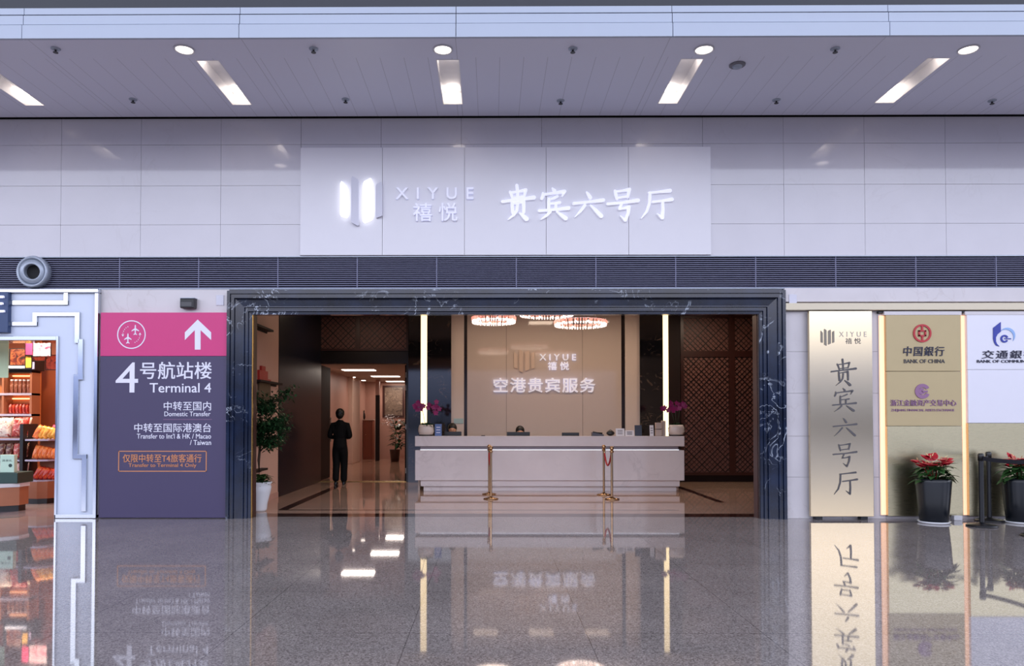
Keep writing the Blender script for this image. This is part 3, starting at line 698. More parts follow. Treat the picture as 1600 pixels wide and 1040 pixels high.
def strip(bm, pts, w):
    for k, ((xa, ya), (xb, yb)) in enumerate(zip(pts, pts[1:])):
        a = P(xa, ya, fy); b = P(xb, yb, fy)
        box(bm, min(a.x, b.x) - w / 2, max(a.x, b.x) + w / 2, fy - .03 - .002 * (k % 2), fy - .0004 * (k % 2), min(a.z, b.z) - w / 2, max(a.z, b.z) + w / 2, .006)
bm = B(); strip(bm, [(18, 472.5), (104.5, 473.5), (104.5, 457)], .06); strip(bm, [(18, 506), (56, 506), (56, 491), (122, 491), (122, 533), (127, 533), (127, 590)], .065)
strip(bm, [(127, 588), (120, 590), (119, 713), (133, 713), (132, 795)], .07)
obj('mirror_strip', bm, 'chrome', t)
sg = thing('shop_sign', 'navy sign board with a white character on the white shop front', 'sign', (P(0, 490, fy).x, fy, 3.1))
x0, x1, z0, z1 = RC(-60, 457, 18, 520, fy); obj('board', box(B(), x0, x1, fy - .08, fy - .001, z0, z1, .006), 'navy', sg)
obj('lettering', text_bm('正', RC(-26, 462, 8.5, 488, fy - .08), fy - .08, .03, .03), 'char_lit', sg)

# shop interior
struct('wall_shop_back', box(B(), -12, -5.9, 14.6, 14.75, 0, 3.2), 'shop_wall')
struct('wall_shop_right', box(B(), -5.98, -5.9, FY + .3, 14.6, 0, 3.2), 'shop_wall')
struct('ceiling_shop', box(B(), -12, -5.9, FY + .3, 14.6, 3.2, 3.3), 'white_metal')
def pillow(w, h, d, seed):
    """filled bag: bulged front and back, pinched seals at top and bottom"""
    r_ = random.Random(seed); bm = B(); nx, nz = 9, 11; g_ = {}
    for s in (-1, 1):
        for i in range(nx):
            for j in range(nz):
                u, v = i / (nx - 1) * 2 - 1, j / (nz - 1) * 2 - 1
                f = max(0, (1 - u * u)) ** .5 * max(0, 1 - abs(v) ** 3) ** .6
                f *= 1 + .12 * math.sin(5 * u + seed) * math.cos(4 * v + seed)
                pin = 1 - .08 * (1 - abs(v)) + .0 * u
                g_[s, i, j] = bm.verts.new((u * w / 2 * pin, s * d / 2 * f, (v + 1) * h / 2 + .004 * math.sin(9 * u + seed) * (abs(v) > .9)))
        for i in range(nx - 1):
            for j in range(nz - 1):
                bm.faces.new((g_[s, i, j], g_[s, i + 1, j], g_[s, i + 1, j + 1], g_[s, i, j + 1]))
    bmesh.ops.remove_doubles(bm, verts=bm.verts, dist=.0004); bmesh.ops.recalc_face_normals(bm, faces=bm.faces); return bm
def bag(px0, px1, pyb, h, Y, m, label, group, seed, tilt=-8, roll=0, d=.11, name='snack_bag'):
    a, b = P(px0, pyb, Y), P(px1, pyb, Y); w = b.x - a.x
    bm = pillow(w, h, d, seed)
    bmesh.ops.transform(bm, matrix=Matrix.Rotation(R(tilt), 4, 'X') @ Matrix.Rotation(R(roll), 4, 'Y'), verts=bm.verts)
    o = obj(name, bm, m, None, True); o.location = ((a.x + b.x) / 2, Y, a.z); return tag(o, label, 'snack bag', group)
ZF = lambda py, Y, px=40: P(px, py, Y).z
# lit niche shelving on the back wall
Yn = 14.05
def zshelf(py): return P(35, py, Yn - .12).z
x0, x1 = P(-30, 600, Yn).x, P(56, 600, Yn).x
t = thing('niche_shelving', 'back-wall shelving with orange-lit niches in the shop', 'shelving', ((x0 + x1) / 2, Yn, 0))
obj('back_board', box(B(), x0, x1, Yn + .14, Yn + .17, .0, zshelf(580)), 'shop_orange', t)
bm = B(); box(bm, x1 - .04, x1, Yn - .12, Yn + .139, 0, zshelf(580)); box(bm, P(11, 600, Yn).x - .02, P(11, 600, Yn).x + .02, Yn - .12, Yn + .139, 0, zshelf(580)); obj('side_panel', bm, 'shop_wood', t)
for py in (615.5, 648, 580):
    obj('shelf', box(B(), x0, x1, Yn - .13, Yn + .138, zshelf(py) - .02, zshelf(py) + .02), 'shelf_edge' if py > 600 else 'dark', t)
for py in (586, 622):
    z = zshelf(py); obj('niche_light', box(B(), P(14, 600, Yn).x, P(54, 600, Yn).x, Yn + .10, Yn + .13, z - .012, z + .012), mat('warm_niche_light', '#ffe0c0', .5, emit='#ffb27a', estr=2.2), t)
obj('plinth', box(B(), x0, x1, Yn - .10, Yn + .138, 0, .3), 'shop_wood', t)
for k in range(6):
    px = 16 + k * 6.6; c = P(px + 2.6, 614, Yn); z = zshelf(615.5) + .021
    j = thing('glass_jar', f'tall brown jar on the upper lit niche shelf, {ORD[k]} from the banner', 'jar', (c.x, Yn, z), 'brown jars on the upper niche shelf')
    obj('body', lathe(B(), [(0, 0), (.034, 0), (.036, .02), (.036, .20), (.028, .225), (.028, .23), (0, .23)], 0, 0, 14, Matrix.Translation((c.x, Yn, z))), 'jar', j, True)
    obj('lid', lathe(B(), [(0, .231), (.03, .231), (.03, .262), (0, .265)], 0, 0, 14, Matrix.Translation((c.x, Yn, z))), 'white_metal', j, True)
for k in range(7):
    px = 13.5 + k * 5.3; bag(px, px + 5.0, 646.5, .20, Yn + .0, 'bag_crimson' if k % 2 else 'bag_red', f'thin red packet on the lower niche shelf, {ORD[k]} from the banner', 'red packets on the lower niche shelf', k, -4, 0, .07)
# lower gondola
Yg = 13.0
def zg(py): return P(25, py, Yg - .2).z
x0, x1 = P(-40, 700, Yg).x, P(43, 700, Yg).x
t = thing('display_gondola', 'low shelf unit with lavender shelf edges behind the front island in the shop', 'shelf unit', ((x0 + x1) / 2, Yg, 0))
obj('back_board', box(B(), x0, x1, Yg + .2, Yg + .23, 0, zg(672)), 'shop_wood', t)
for py in (685, 718, 750): obj('shelf', box(B(), x0, x1, Yg - .2, Yg + .199, zg(py) - .028, zg(py) + .0), 'shelf_edge', t)
obj('base', box(B(), x0, x1, Yg - .18, Yg + .199, 0, zg(750) - .03), 'shop_wood', t)
xq = P(45.5, 700, Yg).x
obj('post', box(B(), xq - .03, xq + .03, Yg - .22, Yg + .2, 0, zg(662), .004), 'black', t)
bag(-8, 17, 682.5, .34, Yg - .12, 'bag_white', 'large white and orange snack bag on the top gondola shelf, at the photo edge', None, 21, -12, 0, .16)
bag(17, 43, 682.5, .35, Yg - .11, 'bag_red', 'large red and white snack bag on the top gondola shelf, beside the black post', None, 22, -12, 0, .17)
for k in range(4): bag(-2 + 12 * k, 10 + 12 * k, 668, .2, Yg + .10, 'bag_white', f'pale bag at the back of the top shelf, {ORD[k]} from the photo edge', 'pale bags at the back of the top gondola shelf', 30 + k, -25, 0, .12)
for k, m in enumerate(('bag_dark', 'bag_dark', 'bag_red', 'bag_dark')):
    bag(-4 + 12 * k, 8 + 12 * k, 715.5, .27, Yg - .10, m, f'dark snack bag on the middle gondola shelf, {ORD[k]} from the photo edge', 'bags on the middle gondola shelf', 40 + k, -8, 0, .11)
for k in range(4): bag(-6 + 12 * k, 7 + 12 * k, 747.5, .29, Yg - .10, 'bag_pink', f'pale pink snack bag on the lowest gondola shelf, {ORD[k]} from the photo edge', 'pink bags on the lowest gondola shelf', 50 + k, -10, 0, .13)
# rounded end unit beside the entrance
Ye = 12.9
x0, x1 = P(48.5, 700, Ye).x, P(90, 700, Ye).x
def ze(py): return P(66, py, Ye - .2).z
t = thing('display_end_unit', 'wooden end display with three shelves of orange bags in the shop entrance', 'shelf unit', ((x0 + x1) / 2, Ye, 0))
def endshape(z0, z1, ins=0):
    bm = B(); pts = [(x0 + ins, Ye + .25), (x0 + ins, Ye - .17 + ins), (x1 - .22, Ye - .22 + ins), (x1 - .08 - ins, Ye - .15 + ins), (x1 - ins, Ye - .02), (x1 - ins, Ye + .25)]
    a = [bm.verts.new((x, y_, z0)) for x, y_ in pts]; b = [bm.verts.new((x, y_, z1)) for x, y_ in pts]
    bm.faces.new(a[::-1]); bm.faces.new(b)
    for k in range(len(pts)): bm.faces.new((a[k], a[(k + 1) % len(pts)], b[(k + 1) % len(pts)], b[k]))
    bmesh.ops.recalc_face_normals(bm, faces=bm.faces); return bm
obj('kick_plate', endshape(0, ze(779), .015), 'black', t); obj('base', endshape(ze(779) + .001, ze(752)), 'shop_wood', t)
for py in (750, 718, 686): obj('shelf', endshape(ze(py) - .028, ze(py)), 'shelf_edge', t)
obj('back_board', box(B(), x0, x1, Ye + .252, Ye + .27, 0, ze(676)), 'shop_wood', t)
for py, m, w, nm in ((684.5, 'bag_yellow', 'yellow', 'top'), (716.5, 'bag_orange', 'orange', 'middle'), (748.5, 'bag_crimson', 'red', 'lowest')):
    for k in range(5):
        bag(49 + 7 * k, 59.5 + 7.0 * k, py, .25 - .015 * k, Ye - .10 + .02 * (k % 2), m if k else ('bag_orange' if m == 'bag_yellow' else m), f'{w} bag on the {nm} end display shelf, {ORD[k]} from the black post', f'{w} bags on the end display', 60 + k + int(py), -14, 24 if nm != 'middle' else 10, .12)
bag(81, 92, 684.5, .24, Ye + .12, 'poster_pink', 'crimson bag standing at the entrance end of the top display shelf', None, 90, -5, 0, .12)
# front island with cartons
Yi = 11.75
x1 = P(35, 760, Yi).x; x0 = x1 - 1.3; zk, zt2, zw = P(15, 791, Yi - .25).z, P(15, 762, Yi - .25).z, P(15, 756, Yi - .25).z
t = thing('display_island', 'low octagonal wooden display island with white top at the shop entrance', 'display stand', (x1 - .5, Yi, 0))
def oct_(z0, z1, ins):
    bm = B(); c_ = .26; a0, a1, b0, b1 = x0 + ins, x1 - ins, Yi - .28 + ins, Yi + .42 - ins
    pts = [(a0 + c_, b0), (a1 - c_, b0), (a1, b0 + c_ * .8), (a1, b1 - c_), (a1 - c_, b1), (a0 + c_, b1), (a0, b1 - c_), (a0, b0 + c_)]
    a = [bm.verts.new((x, y_, z0)) for x, y_ in pts]; b = [bm.verts.new((x, y_, z1)) for x, y_ in pts]
    bm.faces.new(a[::-1]); bm.faces.new(b)
    for k in range(8): bm.faces.new((a[k], a[(k + 1) % 8], b[(k + 1) % 8], b[k]))
    bmesh.ops.recalc_face_normals(bm, faces=bm.faces); return bm
obj('kick_plate', oct_(0, zk, .03), 'black', t); obj('body', oct_(zk + .001, zt2, 0), 'shop_wood', t); obj('top', oct_(zt2 + .001, zw, -.012), 'white_metal', t)
zgx = P(15, 738, Yi - .15).z
tag(obj('carton', (lambda bm: box(bm, x0 + .3, P(31, 748, Yi - .1).x, Yi - .16, Yi + .25, zw + .001, zgx, .01))(B()), 'green_box'), 'dark green carton tier on the white top of the shop island', 'carton')
a0, a1, _, z1 = RC(2, 710, 24, 740, Yi - .1)
t = thing('gift_box', 'pale mint gift box with a round seal on the dark green carton', 'box', ((a0 + a1) / 2, Yi - .1, zgx))
obj('body', box(B(), a0, a1, Yi - .13, Yi - .05, zgx + .001, z1, .004), 'mint', t)
obj('lettering', text_bm('清茶礼', (a0 + .03, a1 - .03, zgx + .17, zgx + .205), Yi - .13, .002), 'green_box', t)
obj('seal', lathe(B(), [(0, .0), (.028, .0), (.028, .003), (0, .003)], 0, 0, 20, Matrix.Translation((a1 - .06, Yi - .13, zgx + .11)) @ Matrix.Rotation(R(90), 4, 'X')), 'green_box', t)
# hanging banner and posters
a0, a1, b0, b1 = RC(-20, 533, 13, 590, 11.6)
t = thing('hanging_banner', 'pale green banner hanging in the shop entrance at the photo edge', 'banner', ((a0 + a1) / 2, 11.6, b0))
obj('sheet', box(B(), a0, a1, 11.6, 11.612, b0, b1, .003), 'banner', t); obj('rail', box(B(), a0, a1 + .01, 11.59, 11.62, b1 + .001, b1 + .02), 'black', t)
def poster(px0, py0, px1, py1, Y, m, label, name='poster', text=None):
    a0, a1, b0, b1 = RC(px0, py0, px1, py1, Y); t = thing(name, label, 'poster', ((a0 + a1) / 2, Y, b0))
    obj('print', box(B(), a0, a1, Y, Y + .01, b0, b1), m, t)
    w = .012; bm = B(); box(bm, a0 - w, a0, Y - .004, Y + .014, b0 - w, b1 + w); box(bm, a1, a1 + w, Y - .004, Y + .014, b0 - w, b1 + w); box(bm, a0, a1, Y - .004, Y + .014, b1, b1 + w); box(bm, a0, a1, Y - .004, Y + .014, b0 - w, b0)
    obj('frame', bm, 'black', t)
    if Y < 13.6:
        for x in (a0 + .03, a1 - .03): obj('hanging_wire', tube(B(), [(x, Y + .005, b1 + w), (x, Y + .005, 3.2)], .003, 5), 'black', t)
    return t
a0, a1, b0, b1 = RC(12, 545, 55, 578, 13.9); obj('header_board', box(B(), a0, a1, 13.87, 14.2, zshelf(580) + .021, b1, .004), 'black', bpy.data.objects['niche_shelving'])
poster(16, 545, 39, 570, 13.855, 'photo_meat', 'dark food photo light box above the niche shelving')
a0, a1, b0, b1 = RC(14, 571.5, 46, 575, 13.84); tag(obj('shop_light_bar', box(B(), a0, a1, 13.82, 13.869, b0, b1), 'led_white'), 'white light bar under the dark food photo', 'light strip')
poster(40, 530, 51, 554, 13.3, 'poster_pink', 'narrow crimson poster beside the large food photo')
poster(52, 528, 79, 556, 13.3, 'photo_pink', 'large pink and grey food photo hanging in the shop')
poster(40, 556, 49, 574, 13.32, 'poster_yellow', 'small yellow poster below the crimson poster')
poster(49.8, 565, 54, 576, 13.34, 'poster_lilac', 'tiny lilac poster beside the yellow poster')
poster(72, 555, 90, 577, 13.5, 'photo_red', 'dark red food photo below the large pink photo')
poster(50, 557, 71, 563, 13.5, 'photo_red', 'narrow red strip poster under the large pink photo')
a0, a1, b0, b1 = RC(59.5, 609, 61.5, 650, 14.55); tag(obj('door_pull', box(B(), a0, a1, 14.55, 14.598, b0 - .3, b1, .003), 'wood_dark'), 'thin dark upright pull on the orange shop wall', 'handle')
for k in range(3):  # lamps out of view, put in to light the shop from above
    x = -6.9 - k * 1.2
    t = thing('added_shop_downlight', f'unseen downlight added in the shop ceiling, {ORD[k]} from the entrance jamb', 'downlight', (x, 13.1, 3.2), 'added shop ceiling downlights')
    obj('lens', lathe(B(), [(0, -.012), (.09, -.012), (.09, -.001), (0, -.001)], 0, 0, 20, Matrix.Translation((x, 13.1, 3.2))), 'lamp', t)
    ld = bpy.data.lights.new('added_shop_lamp', 'AREA'); ld.shape = 'DISK'; ld.size = .25; ld.energy = 52; ld.color = (1, .80, .62)
    lo = bpy.data.objects.new('added_shop_lamp', ld); COL.objects.link(lo); lo.parent = t; lo.location = (0, -.1, -.03)

# =============================================================== gold signboard and bank boards on the right
gy = FY - .12
x0, x1 = P(1265.5, 640, gy).x, P(1364, 640, gy).x; z1 = P(1315, 485.5, gy).z
t = thing('gold_signboard', 'tall brushed gold signboard with vertical grey characters beside the doorway', 'sign', ((x0 + x1) / 2, gy, 0))
bm = B(); box(bm, x0, x1, gy, gy + .06, .045, z1, .004); obj('sheet', bm, 'brass_panel', t)
obj('backing', box(B(), x0 + .05, x1 - .05, gy + .061, FY - .001, .1, z1 - .05), 'dark', t)
for x in (x0 + .12, x1 - .14): obj('foot', box(B(), x - .05, x + .05, gy + .0, gy + .10, 0, .044, .004), 'black_metal', t)
obj('emblem', bars_logo(RC(1282, 513, 1303.5, 540, gy), gy, .006, (0, 1, 2, 3)), 'char_mid', t)
obj('lettering', text_bm('XIYUE', RC(1311, 518, 1354, 526, gy), gy, .005, 0, spacing=1.7), mat('pale_bronze_lettering', '#b5ada3', .4), t)
obj('lettering', text_bm('禧 悦', RC(1321, 528, 1345, 537, gy), gy, .005), 'char_grey', t)
for ch, rc in (('贵', (1299, 562, 1337, 602)), ('宾', (1301, 607, 1337, 642)), ('六', (1302, 654, 1338, 681)), ('号', (1302, 693, 1338, 729)), ('厅', (1303, 737, 1339, 772))):
    obj('character', brush_bm(B(), ch, RC(*rc, gy), gy, .006, .95), 'char_grey', t)
by = FY - .1
ZBT, ZB1, ZB2 = P(1440, 492, by).z, P(1440, 580, by).z, P(1440, 665.5, by).z
x0, x1 = P(1386, 640, by).x, P(1503, 640, by).x
t = thing('directory_board', 'gold wall board with a red coin emblem and a violet emblem', 'sign', ((x0 + x1) / 2, by, 0))
obj('upper_panel', box(B(), x0, x1, by, FY - .03, ZB1 + .004, ZBT, .003), 'tan_board', t); obj('middle_panel', box(B(), x0, x1, by, FY - .03, ZB2 + .004, ZB1 - .002, .003), 'tan_board', t)
obj('lower_panel', box(B(), x0, x1, by, FY - .03, .05, ZB2, .003), 'gold_panel', t, label='glossy pale gold lower panel')
obj('top_rail', box(B(), x0 - .02, x1 + .02, by + .01, FY - .001, ZBT + .004, P(1440, 486, by).z), 'cream_low', t)
cx, cz, k = P(1440.5, 520.5, by).x, P(1440.5, 520.5, by).z, 1 / 106
bm = B(); ring_bm(bm, cx, cz, 11.2 * k, 14 * k, by - .015, by)
ring = [( -6, -4.4, -3.4, 4.4), (3.4, -4.4, 6, 4.4), (-6, 2.6, 6, 4.8), (-6, -4.8, 6, -2.6), (-1.3, 4.8, 1.3, 11.6), (-1.3, -11.6, 1.3, -4.8)]
for a, b, c_, d in ring: box(bm, cx + a * k, cx + c_ * k, by - .0145, by - .0005, cz + b * k, cz + d * k)
obj('coin_emblem', bm, 'char_red', t)
obj('lettering', text_bm('中国銀行', RC(1411, 541, 1475, 556, by), by, .012, .006, .1, 1.15), 'char_ink', t)
obj('lettering', text_bm('BANK OF CHINA', RC(1412, 561, 1476, 567, by), by, .008, .01), 'char_grey', t)
cx, cz = P(1441, 611, by).x, P(1441, 611, by).z
bm = B(); ring_bm(bm, cx, cz, 6 * k, 11.5 * k, by - .012, by, R(28), R(335)); ring_bm(bm, cx - 1 * k, cz, 1.0 * k, 5 * k, by - .011, by, R(40), R(335), 24); box(bm, cx - 1 * k, cx + 8 * k, by - .011, by - .0005, cz - 1.6 * k, cz + 1.2 * k)
obj('round_emblem', bm, 'char_violet', t)
obj('lettering', text_bm('浙江金融资产交易中心', RC(1391, 624, 1494, 634, by), by, .01, .008), 'char_violet', t)
obj('lettering', text_bm('ZHEJIANG FINANCIAL ASSETS EXCHANGE', RC(1392, 638.5, 1491, 643.5, by), by, .006, .004), 'char_violet', t)
x0, x1 = P(1512.8, 640, by).x, P(1640, 640, by).x
t = thing('directory_board', 'white and gold wall board with a blue letter emblem at the photo edge', 'sign', ((x0 + x1) / 2, by, 0))
obj('upper_panel', box(B(), x0, x1, by, FY - .03, P(1550, 577, by).z, ZBT, .003), 'pale_board', t); obj('middle_panel', box(B(), x0, x1, by, FY - .03, P(1550, 661, by).z + .004, P(1550, 577, by).z - .003, .003), 'pale_board', t)
obj('lower_panel', box(B(), x0, x1, by, FY - .03, .05, P(1550, 661, by).z, .003), 'gold_panel', t, label='glossy pale gold lower panel')
obj('top_rail', box(B(), x0 - .02, x1, by + .01, FY - .001, ZBT + .004, P(1550, 486, by).z), 'cream_low', t)
def qb(px, py): v = P(px, py, by); return (v.x, v.z)
bm = B(); prism(bm, [qb(*p) for p in ((1551.5, 512), (1563, 503), (1563, 518), (1558, 522), (1555.5, 527), (1555.5, 533), (1557, 537), (1561, 541), (1556, 539.5), (1553, 535), (1551.5, 529))], by - .012, by)
cx, cz = qb(1569, 529); ring_bm(bm, cx, cz, 3.4 * k, 6 * k, by - .012, by, R(20), R(330), 30); box(bm, cx, cx + 10 * k, by - .011, by - .0005, cz - .7 * k, cz + .7 * k)
obj('letter_emblem', bm, 'char_blue', t)
bm = B(); cx, cz = qb(1571, 527)
n = 18
for j in range(n):
    a, b = R(-25 + 150 * j / n), R(-25 + 150 * (j + 1) / n); ra, rb = 12.2, 12.2 + 3.8 * math.sin(math.pi * (j + .5) / n)
    prism(bm, [(cx + ra * k * math.cos(a), cz + ra * k * math.sin(a)), (cx + rb * k * math.cos(a), cz + rb * k * math.sin(a)), (cx + rb * k * math.cos(b), cz + rb * k * math.sin(b)), (cx + ra * k * math.cos(b), cz + ra * k * math.sin(b))], by - .01, by)
obj('swirl_emblem', bm, 'char_sky', t)
obj('lettering', text_bm('交通銀行', RC(1533.5, 547, 1618, 560, by), by, .012, .006, .1, 1.2), 'char_ink', t)
obj('lettering', text_bm('BANK OF COMMUNICATIONS', RC(1526, 562, 1640, 566.5, by), by, .008, .012), 'char_ink', t)
for a, b, w in ((1376, 1384, 'between the gold signboard and the gold board'), (1503.8, 1512, 'between the gold board and the white board')):
    x0, x1 = P(a, 640, FY - .05).x, P(b, 640, FY - .05).x
    t = thing('light_strip', f'warm peach vertical light strip {w}', 'light strip', ((x0 + x1) / 2, FY, 0))
    obj('diffuser', box(B(), x0, x1, FY - .045, FY - .02, .06, ZBT, .003), 'led_peach', t)
    obj('channel', box(B(), x0 - .004, x1 + .004, FY - .0195, FY - .001, .05, ZBT + .03), 'white_metal', t)
    obj('cable_clip', box(B(), x0 - .02, x1 + .02, FY - .06, FY - .004, ZBT + .032, ZBT + .06, .004), 'black', t)
v = PZ(1518, 814, .03); tag(obj('adapter_box', box(B(), v.x - .06, v.x + .06, FY - .2, FY - .13, 0, .07, .006), 'white_metal'), 'small white box on the floor behind the black barrier post', 'box')

# =============================================================== flower tubs
def leafmesh(bm, base, d, up, L, W, fold=.25, curve=.3):
    d = d.normalized(); s = d.cross(up).normalized(); n = s.cross(d)
    prof_ = ((0, .04), (.2, .75), (.45, 1), (.75, .62), (1, .02)); rows = []
    for u, w in prof_:
        c = base + d * L * u - up * curve * L * u * u
        rows.append((bm.verts.new(c + s * W / 2 * w + n * fold * W * w * .5), bm.verts.new(c), bm.verts.new(c - s * W / 2 * w + n * fold * W * w * .5)))
    for a, b in zip(rows, rows[1:]):
        bm.faces.new((a[0], a[1], b[1], b[0])); bm.faces.new((a[1], a[2], b[2], b[1]))
UP = Vector((0, 0, 1))
def tub(px, py, label, seed):
    r_ = random.Random(seed); c = PZ(px, py, 0); c.y = FY - .42; cx, cy = c.x, c.y
    t = thing('flower_tub', label, 'potted plant', (cx, cy, 0))
    T_ = Matrix.Translation((cx, cy, 0))
    obj('saucer', lathe(B(), [(0, 0), (.19, 0), (.21, .028), (.2, .028), (.185, .01), (0, .01)], 0, 0, 32, T_), 'pot_white', t, True)
    obj('pot', lathe(B(), [(0, .012), (.165, .012), (.18, .03), (.205, .3), (.225, .58), (.222, .615), (.205, .62), (.195, .59), (0, .58)], 0, 0, 36, T_), 'pot_black', t, R(40))
    obj('soil', lathe(B(), [(0, .595), (.195, .595), (.195, .582), (0, .582)], 0, 0, 20, T_), 'soil', t)
    bm = B()
    for k in range(70):
        a = r_.uniform(0, 6.283); rr = r_.uniform(.02, .15); z = r_.uniform(.6, .8); ry = .55
        d = Vector((math.cos(a), math.sin(a) * ry, r_.uniform(-.15, .6)))
        b = Vector((cx + rr * math.cos(a), cy + rr * .8 * math.sin(a), z)); L = r_.uniform(.14, .24)
        if b.y + d.normalized().y * L > FY - .13: d.y *= -1
        leafmesh(bm, b, d, UP, L, r_.uniform(.10, .15), .2, r_.uniform(.2, .6))
    for k in range(24):
        a = r_.uniform(0, 6.283); tube(bm, [(cx + .05 * math.cos(a), cy + .05 * math.sin(a), .59), (cx + .1 * math.cos(a), cy + .1 * math.sin(a), .72 + r_.uniform(0, .1))], .005, 5)
    obj('foliage', bm, 'leaf_mid', t, True)
    for k in range(18):
        a = 2.4 * k + seed; rr = .05 + .17 * ((k * .618) % 1); z = r_.uniform(.84, .96) - rr * .25
        fx, fy_ = cx + rr * math.cos(a) * 1.15, cy + rr * math.sin(a) * .75
        bm = B(); tube(bm, [(cx + .04 * math.cos(a), cy + .04 * math.sin(a), .6), (fx * .6 + cx * .4, fy_ * .6 + cy * .4, z - .12), (fx, fy_, z)], .004, 5)
        dd = Vector((math.cos(a) * .8, math.sin(a) * .6 - .5, .25)).normalized()
        for q_ in (-.5, .5, 0):
            d2 = Matrix.Rotation(q_ * 1.5, 3, 'Z') @ dd
            leafmesh(bm, Vector((fx, fy_, z)) - dd * .03, d2, Vector((0, -.4, 1)).normalized(), ( .15 if q_ == 0 else .11), .13, -.35, .25)
        f = obj('flower', bm, 'petal_red', t, True)
        bm = B(); tube(bm, [Vector((fx, fy_, z + .008)), Vector((fx, fy_, z + .008)) + (dd + Vector((0, 0, .5))) * .035], [.007, .003], 6); obj('spadix', bm, 'spadix', f)
    return t
tub(1467, 818, 'black tub of red flowers in front of the gold wall board', 3)
tub(1604, 818, 'black tub of red flowers behind the belt barrier at the photo edge', 11)

# =============================================================== belt barrier
def bpost(c, label, h=.99):
    t = thing('barrier_post', label, 'barrier post', (c.x, c.y, 0), 'black belt barrier posts')
    T_ = Matrix.Translation((c.x, c.y, 0))
    obj('base', lathe(B(), [(0, 0), (.185, 0), (.19, .012), (.16, .03), (.045, .045), (.03, .06), (0, .06)], 0, 0, 32, T_), 'black_metal', t, True)
    obj('pole', lathe(B(), [(.031, .055), (.031, h - .1)], 0, 0, 20, T_), 'black_metal', t, True)
    obj('head', lathe(B(), [(.031, h - .101), (.038, h - .1), (.038, h - .012), (.03, h), (0, h)], 0, 0, 20, T_), 'black', t, R(40)); return t
c1, c2, c3 = PZ(1534, 822, 0), PZ(1546, 814, 0), PZ(1622, 838, 0)
bpost(c1, 'black belt barrier post nearest the gold board, in front'); bpost(c2, 'black belt barrier post just behind the front post'); bpost(c3, 'black belt barrier post at the photo edge')
def belt(a, b, label, z=.925):
    d = (b - a).normalized(); s = Vector((-d.y, d.x, 0)) * .002; bm = B(); n = 10; vs = []
    for k in range(n + 1):
        p = a.lerp(b, k / n) + (d * .04 if k == 0 else -d * .04 if k == n else Vector()); zz_ = z - .02 * (1 - (2 * k / n - 1) ** 2)
        vs.append([bm.verts.new((p.x + sx * s.x, p.y + sx * s.y, zz_ + sz * .027)) for sx, sz in ((-1, -1), (1, -1), (1, 1), (-1, 1))])
    for u, v in zip(vs, vs[1:]):
        for k in range(4): bm.faces.new((u[k], u[(k + 1) % 4], v[(k + 1) % 4], v[k]))
    bm.faces.new(vs[0]); bm.faces.new(vs[-1][::-1]); bmesh.ops.recalc_face_normals(bm, faces=bm.faces)
    return tag(obj('barrier_belt', bm, mat('navy_belt_webbing', '#171a26', .7)), label, 'belt')
belt(c1, c3, 'dark belt running from the front barrier post to the photo edge'); belt(c2, c1, 'short dark belt joining the two neighbouring barrier posts')

# =============================================================== reception desk
DY = 14.9
x0, x1 = P(648.5, 690, DY).x, P(1069.5, 690, DY).x; zt1 = P(860, 681, DY).z; zt0 = P(860, 697, DY).z
zl, zf0 = P(860, 703, DY + .02).z, P(860, 750.3, DY + .02).z; zp1 = P(860, 759.5, DY + .08).z
t = thing('reception_desk', 'long white marble reception desk with a recessed light line', 'reception desk', ((x0 + x1) / 2, DY, 0))
obj('counter_top', box(B(), x0, x1, DY, DY + .42, zt0, zt1, .005), 'marble_white', t)
obj('recess', box(B(), x0 + .10, x1 - .10, DY + .1, DY + .40, zl - .002, zt0 - .001), mat('recess_stone', '#7d7276', .3), t)
obj('light_line', box(B(), x0 + .10, x1 - .10, DY + .045, DY + .06, zl + .001, zl + .012), 'led_white', t, label='thin white light line')
obj('front_panel', box(B(), x0, x1, DY + .02, DY + .40, zf0, zl, .005), 'marble_white', t)
bm = B(); box(bm, P(657, 755, DY + .08).x, P(1062, 755, DY + .08).x, DY + .08, DY + .40, zp1, zf0 - .002, .003); obj('plinth_step', bm, 'marble_white', t)
bm = B(); box(bm, P(662, 763, DY + .2).x, P(1056, 763, DY + .2).x, DY + .16, DY + .40, 0, zp1 - .002, .003); obj('plinth', bm, 'marble_white', t)
obj('work_surface', box(B(), x0 + .02, x1 - .02, DY + .421, DY + 1.0, .72, .76, .004), 'pilaster', t)
bm = B(); box(bm, x0 + .02, x0 + .06, DY + .421, DY + 1.0, 0, .719); box(bm, x1 - .06, x1 - .02, DY + .421, DY + 1.0, 0, .719); obj('end_panel', bm, 'pilaster', t)
DT = zt1; WT = .7605

